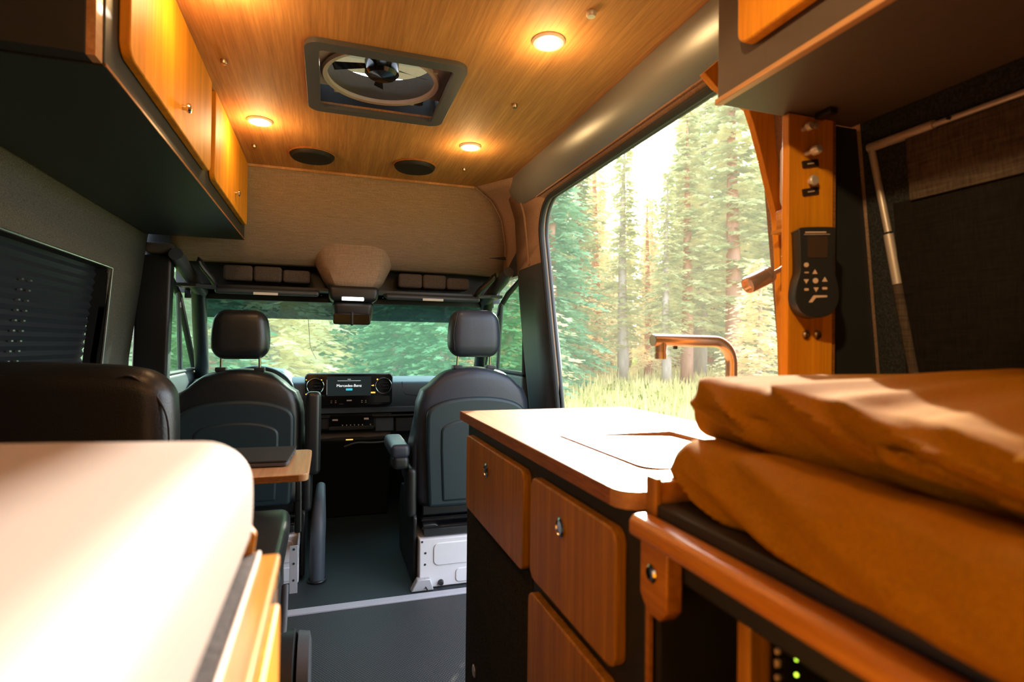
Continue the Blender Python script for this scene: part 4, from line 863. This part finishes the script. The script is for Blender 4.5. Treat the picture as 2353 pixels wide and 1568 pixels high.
BARK = mat('reddish_bark', (.42,.26,.19), .9, var=.4, scale=6, stretch=(1,1,.2), bump=.5, emit=(.50,.34,.26), estr=.28)  # emission paints a hazy sunlit veil onto the bark
BARK2 = mat('grey_bark', (.44,.38,.33), .9, var=.4, scale=6, stretch=(1,1,.2), bump=.5, emit=(.46,.40,.34), estr=.28)  # same painted hazy glow on the grey stems
LEAF = [leaf_mat('needles_green', (.09,.18,.05), (.42,.47,.18), .55), leaf_mat('needles_backlit', (.55,.46,.22), (.95,.82,.55), .6), leaf_mat('needles_olive', (.22,.28,.10), (.62,.60,.32), .55), leaf_mat('needles_teal', (.12,.25,.12), (.42,.56,.32), .55, haze_glow=.16, glow_col=(.66,.85,.70))]  # the golden needles carry the low sun's backlight in their colour
def conifer(seed, H, R, z0, step, nb, dens, droop, size, jitter=.25):
    """trunk and needle sprays of one conifer standing at the origin"""
    r = random.Random(seed); F = MB()
    zz = z0
    while zz < H*.985:
        f = (zz-z0)/(H-z0); rad = R*(1-f)**.8*(1 if f > .08 else .75) + .12
        for k in range(nb):
            a = r.uniform(0, 2*pi); Lr = rad*r.uniform(.6, 1.12); z = zz + r.uniform(-step, step)*.5
            n = max(2, int(Lr*dens))
            for j in range(n):
                t = (j+.7)/n; q = Vector((cos(a)*Lr*t, sin(a)*Lr*t, z - droop*Lr*t*t + .05*t))
                for sd in (-1, 1):
                    b = a + sd*r.uniform(.3, 1.0); s_ = size*r.uniform(.6, 1.3)*(1.15-.5*t)
                    e = Vector((cos(b), sin(b), r.uniform(-.55, .05)))*s_; w_ = Vector((-sin(b), cos(b), r.uniform(-.8,.8)))*s_*.30
                    q2 = q + Vector((r.uniform(-1,1), r.uniform(-1,1), r.uniform(-1,1)))*.05
                    F.add([q2, q2+e*.45+w_, q2+e, q2+e*.45-w_], [(0,1,2,3)])
        zz += step*(1-.45*f)
    T = MB(); pts = []; rad = []
    for i in range(9):
        t = i/8; pts.append((jitter*.3*sin(t*4+seed), jitter*.3*cos(t*3+seed)-jitter*.3*cos(seed), -.3+(H+.1)*t)); rad.append((.016*H+.02)*(1-t)**.8+.012)
    T.tube(pts, rad, 10)
    for i in range(14):                                   # dead twigs on the lower trunk
        z = r.uniform(.1, max(.4, z0/H))*H*.9; a = r.uniform(0, 2*pi); l_ = r.uniform(.3, .9)
        T.tube([(0,0,z),(cos(a)*l_, sin(a)*l_, z-.1*l_)], [.018,.006], 4)
    return F, T
PROTO = {}
def make_proto(key, leaf, bark, *a):
    F, T = conifer(*a); ob = []
    for nm, mb, mm in (('foliage', F, leaf), ('trunk', T, bark)):
        me = bpy.data.meshes.new(nm); me.from_pydata([tuple(p) for p in mb.v], [], mb.f); me.materials.append(mm)
        if nm == 'trunk': me.polygons.foreach_set('use_smooth', [True]*len(me.polygons))
        ob.append((nm, me))
    PROTO[key] = ob
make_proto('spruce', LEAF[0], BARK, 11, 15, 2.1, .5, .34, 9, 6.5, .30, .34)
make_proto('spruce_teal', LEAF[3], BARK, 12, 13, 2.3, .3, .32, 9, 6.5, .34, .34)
make_proto('backlit_gold', LEAF[1], BARK, 13, 16, 1.9, 1.2, .36, 8, 6.5, .45, .32)
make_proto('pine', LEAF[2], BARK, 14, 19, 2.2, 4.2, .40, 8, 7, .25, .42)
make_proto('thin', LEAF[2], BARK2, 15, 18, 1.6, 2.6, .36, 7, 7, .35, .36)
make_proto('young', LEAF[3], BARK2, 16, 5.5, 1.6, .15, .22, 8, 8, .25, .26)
make_proto('young_backlit', LEAF[1], BARK2, 17, 6, 1.7, .2, .24, 8, 8, .3, .26)
def tree(kind, az, dist, sc, label, group=None, rz=0):
    HT = dict(spruce=15, spruce_teal=13, backlit_gold=16, pine=19, thin=18, young=5.5, young_backlit=6)[kind]
    k_ = min(1, abs(az-.635)/.15); top = dist*(.30 + .34*k_)          # the forest opens towards the low sun
    if az > .36: sc = min(sc, top/HT)
    """az: tangent of the bearing (x/y)"""
    y = dist/sqrt(1+az*az); x = az*y
    t = bpy.data.objects.new('conifer_tree', None); COL.objects.link(t); t.location = (x, y, hgt(x, y)); t.scale = (sc*1.35, sc*1.35, sc); t.rotation_euler = (0, 0, rz)
    tag(t, label, 'tree', group)
    for nm, me in PROTO[kind]:
        o = bpy.data.objects.new(nm, me); COL.objects.link(o); o.parent = t
rt = random.Random(5)
# trees one can point to through the sliding door
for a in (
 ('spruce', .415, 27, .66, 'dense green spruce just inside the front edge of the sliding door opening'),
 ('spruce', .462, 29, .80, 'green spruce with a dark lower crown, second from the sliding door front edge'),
 ('backlit_gold', .505, 31, .86, 'golden backlit spruce left of the sun, in the sliding door view'),
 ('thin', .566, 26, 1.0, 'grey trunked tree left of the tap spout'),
 ('backlit_gold', .625, 28, .92, 'pale golden backlit spruce straight behind the tap spout'),
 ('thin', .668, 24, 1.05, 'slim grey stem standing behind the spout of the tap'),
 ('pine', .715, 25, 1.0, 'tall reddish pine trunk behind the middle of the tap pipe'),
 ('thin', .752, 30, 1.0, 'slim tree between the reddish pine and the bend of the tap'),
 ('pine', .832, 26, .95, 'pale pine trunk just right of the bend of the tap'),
 ('young_backlit', .90, 22, .80, 'small golden backlit conifer beside the reading lamp, low at the forest edge'),
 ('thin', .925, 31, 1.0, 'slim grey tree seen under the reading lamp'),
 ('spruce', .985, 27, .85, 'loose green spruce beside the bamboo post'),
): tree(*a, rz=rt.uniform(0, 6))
# trees one can point to through the windshield
for a in (
 ('young_backlit', -.085, 15, .95, 'golden backlit bushy conifer between driver headrest and steering wheel'),
 ('young', .035, 18, 1.0, 'teal green conifer behind the middle of the windshield'),
 ('spruce', .175, 19, .55, 'pale green conifer with a reddish trunk left of the passenger headrest'),
 ('young_backlit', -.02, 17, .8, 'golden backlit conifer behind the centre screen unit'),
 ('young', .12, 16, .85, 'teal conifer above the right air vent of the media unit'),
 ('young', -.245, 13, 1.0, 'green conifer outside the driver side window'),
 ('young_backlit', .325, 17, 1.05, 'golden backlit conifer outside the passenger side window'),
): tree(*a, rz=rt.uniform(0, 6))
kinds = ['spruce','backlit_gold','spruce','pine','thin','spruce']
for i in range(26):        # forest edge behind the sliding door trees
    az = .38 + .66*i/25 + rt.uniform(-.012,.012); dist = rt.uniform(33, 44)
    near_sun = abs(az-.60) < .07
    tree(rt.choice(['thin','backlit_gold'] if near_sun else kinds), az, dist, rt.uniform(.50,.62) if near_sun else rt.uniform(.62,.92), 'tree in the rows behind, in the forest beyond the sliding door', 'forest rows beyond the sliding door', rt.uniform(0, 6))
for i in range(22):
    az = .36 + .72*i/21 + rt.uniform(-.015,.015)
    tree(rt.choice(['spruce_teal','spruce','spruce']), az, rt.uniform(40, 52), rt.uniform(.30,.45) if abs(az-.6) < .09 else rt.uniform(.4,.6), 'low dark tree deep in the forest beyond the sliding door', 'dark low trees deep in the forest', rt.uniform(0, 6))
for i in range(30):
    az = -.34 + .76*i/29 + rt.uniform(-.012,.012)
    tree(rt.choice(['spruce','spruce_teal','spruce_teal','spruce_teal']), az, rt.uniform(20, 28), rt.uniform(.55,.9), 'tree in the dense forest wall beyond the windshield', 'forest wall beyond the windshield', rt.uniform(0, 6))
for i in range(16):
    az = -.32 + .70*i/15 + rt.uniform(-.02,.02)
    tree(rt.choice(['young','young','young','young_backlit']), az, rt.uniform(15, 20), rt.uniform(.6,.95), 'low bushy conifer at the forest edge beyond the windshield', 'low conifers beyond the windshield', rt.uniform(0, 6))

# ------------------------------------------------------------------ light
SUN = Vector((.5482, .8686, .3660)).normalized()
w = bpy.data.worlds.new('sky'); SC.world = w; w.use_nodes = True; nt = w.node_tree; nt.nodes.clear(); L = nt.links.new
out = nd(nt, 'ShaderNodeOutputWorld'); bg = nd(nt, 'ShaderNodeBackground'); L(bg.outputs[0], out.inputs[0])
tc = nd(nt, 'ShaderNodeTexCoord'); dt = nd(nt, 'ShaderNodeVectorMath', operation='DOT_PRODUCT'); dt.inputs[1].default_value = SUN; L(tc.outputs['Generated'], dt.inputs[0])
def power(e, c):
    mx = nd(nt, 'ShaderNodeMath', operation='MAXIMUM'); mx.inputs[1].default_value = 0; L(dt.outputs['Value'], mx.inputs[0])
    p = nd(nt, 'ShaderNodeMath', operation='POWER'); p.inputs[1].default_value = e; L(mx.outputs[0], p.inputs[0])
    s = nd(nt, 'ShaderNodeVectorMath', operation='SCALE'); s.inputs[0].default_value = c; L(p.outputs[0], s.inputs['Scale']); return s
a1, a2, a3 = power(6, (2.5,2.1,1.6)), power(60, (16,14,11)), power(900, (80,70,56))
ad = nd(nt, 'ShaderNodeVectorMath', operation='ADD'); L(a1.outputs[0], ad.inputs[0]); L(a2.outputs[0], ad.inputs[1])
ad2 = nd(nt, 'ShaderNodeVectorMath', operation='ADD'); L(ad.outputs[0], ad2.inputs[0]); L(a3.outputs[0], ad2.inputs[1])
sep = nd(nt, 'ShaderNodeSeparateXYZ'); L(tc.outputs['Generated'], sep.inputs[0])
rp = nd(nt, 'ShaderNodeValToRGB'); rp.color_ramp.elements[0].position = .0; rp.color_ramp.elements[1].position = .6
rp.color_ramp.elements[0].color = (.95,.98,1.0,1); rp.color_ramp.elements[1].color = (.62,.78,1.0,1); L(sep.outputs['Z'], rp.inputs[0])
sb = nd(nt, 'ShaderNodeVectorMath', operation='SCALE'); sb.inputs['Scale'].default_value = 3.8; L(rp.outputs[0], sb.inputs[0])
ad3 = nd(nt, 'ShaderNodeVectorMath', operation='ADD'); L(ad2.outputs[0], ad3.inputs[0]); L(sb.outputs[0], ad3.inputs[1]); L(ad3.outputs[0], bg.inputs[0])
bg.inputs[1].default_value = 1.0
sl = bpy.data.lights.new('sun', 'SUN'); sl.energy = 10; sl.color = (1,.90,.78); sl.angle = radians(.9)
so = bpy.data.objects.new('sun', sl); COL.objects.link(so); so.rotation_euler = SUN.to_track_quat('Z', 'Y').to_euler(); so.location = SUN*30

# ------------------------------------------------------------------ camera
cam = bpy.data.cameras.new('camera'); co = bpy.data.objects.new('camera', cam); COL.objects.link(co); SC.camera = co
yaw, pitch, roll = radians(18.266), radians(.530), radians(.6275)
fw = Vector((sin(yaw)*cos(pitch), cos(yaw)*cos(pitch), sin(pitch))); r0 = Vector((cos(yaw), -sin(yaw), 0)); u0 = r0.cross(fw)
rr = r0*cos(roll) + u0*sin(roll); up = u0*cos(roll) - r0*sin(roll)
co.matrix_world = Matrix(((rr.x, up.x, -fw.x, 0), (rr.y, up.y, -fw.y, 0), (rr.z, up.z, -fw.z, 1.07), (0,0,0,1)))
cam.sensor_width = 36; cam.lens = 1282.4*36/2353; cam.clip_start = .02; cam.clip_end = 300
cam.dof.use_dof = True; cam.dof.focus_distance = 2.4; cam.dof.aperture_fstop = 4.0
SC.view_settings.view_transform = 'Standard'; SC.view_settings.look = 'None'; SC.view_settings.exposure = 0.55
cy = SC.cycles
cy.max_bounces = 9; cy.diffuse_bounces = 5; cy.glossy_bounces = 4; cy.transparent_max_bounces = 12; cy.transmission_bounces = 4
cy.sample_clamp_indirect = 6; cy.caustics_reflective = False; cy.caustics_refractive = False; cy.use_denoising = True
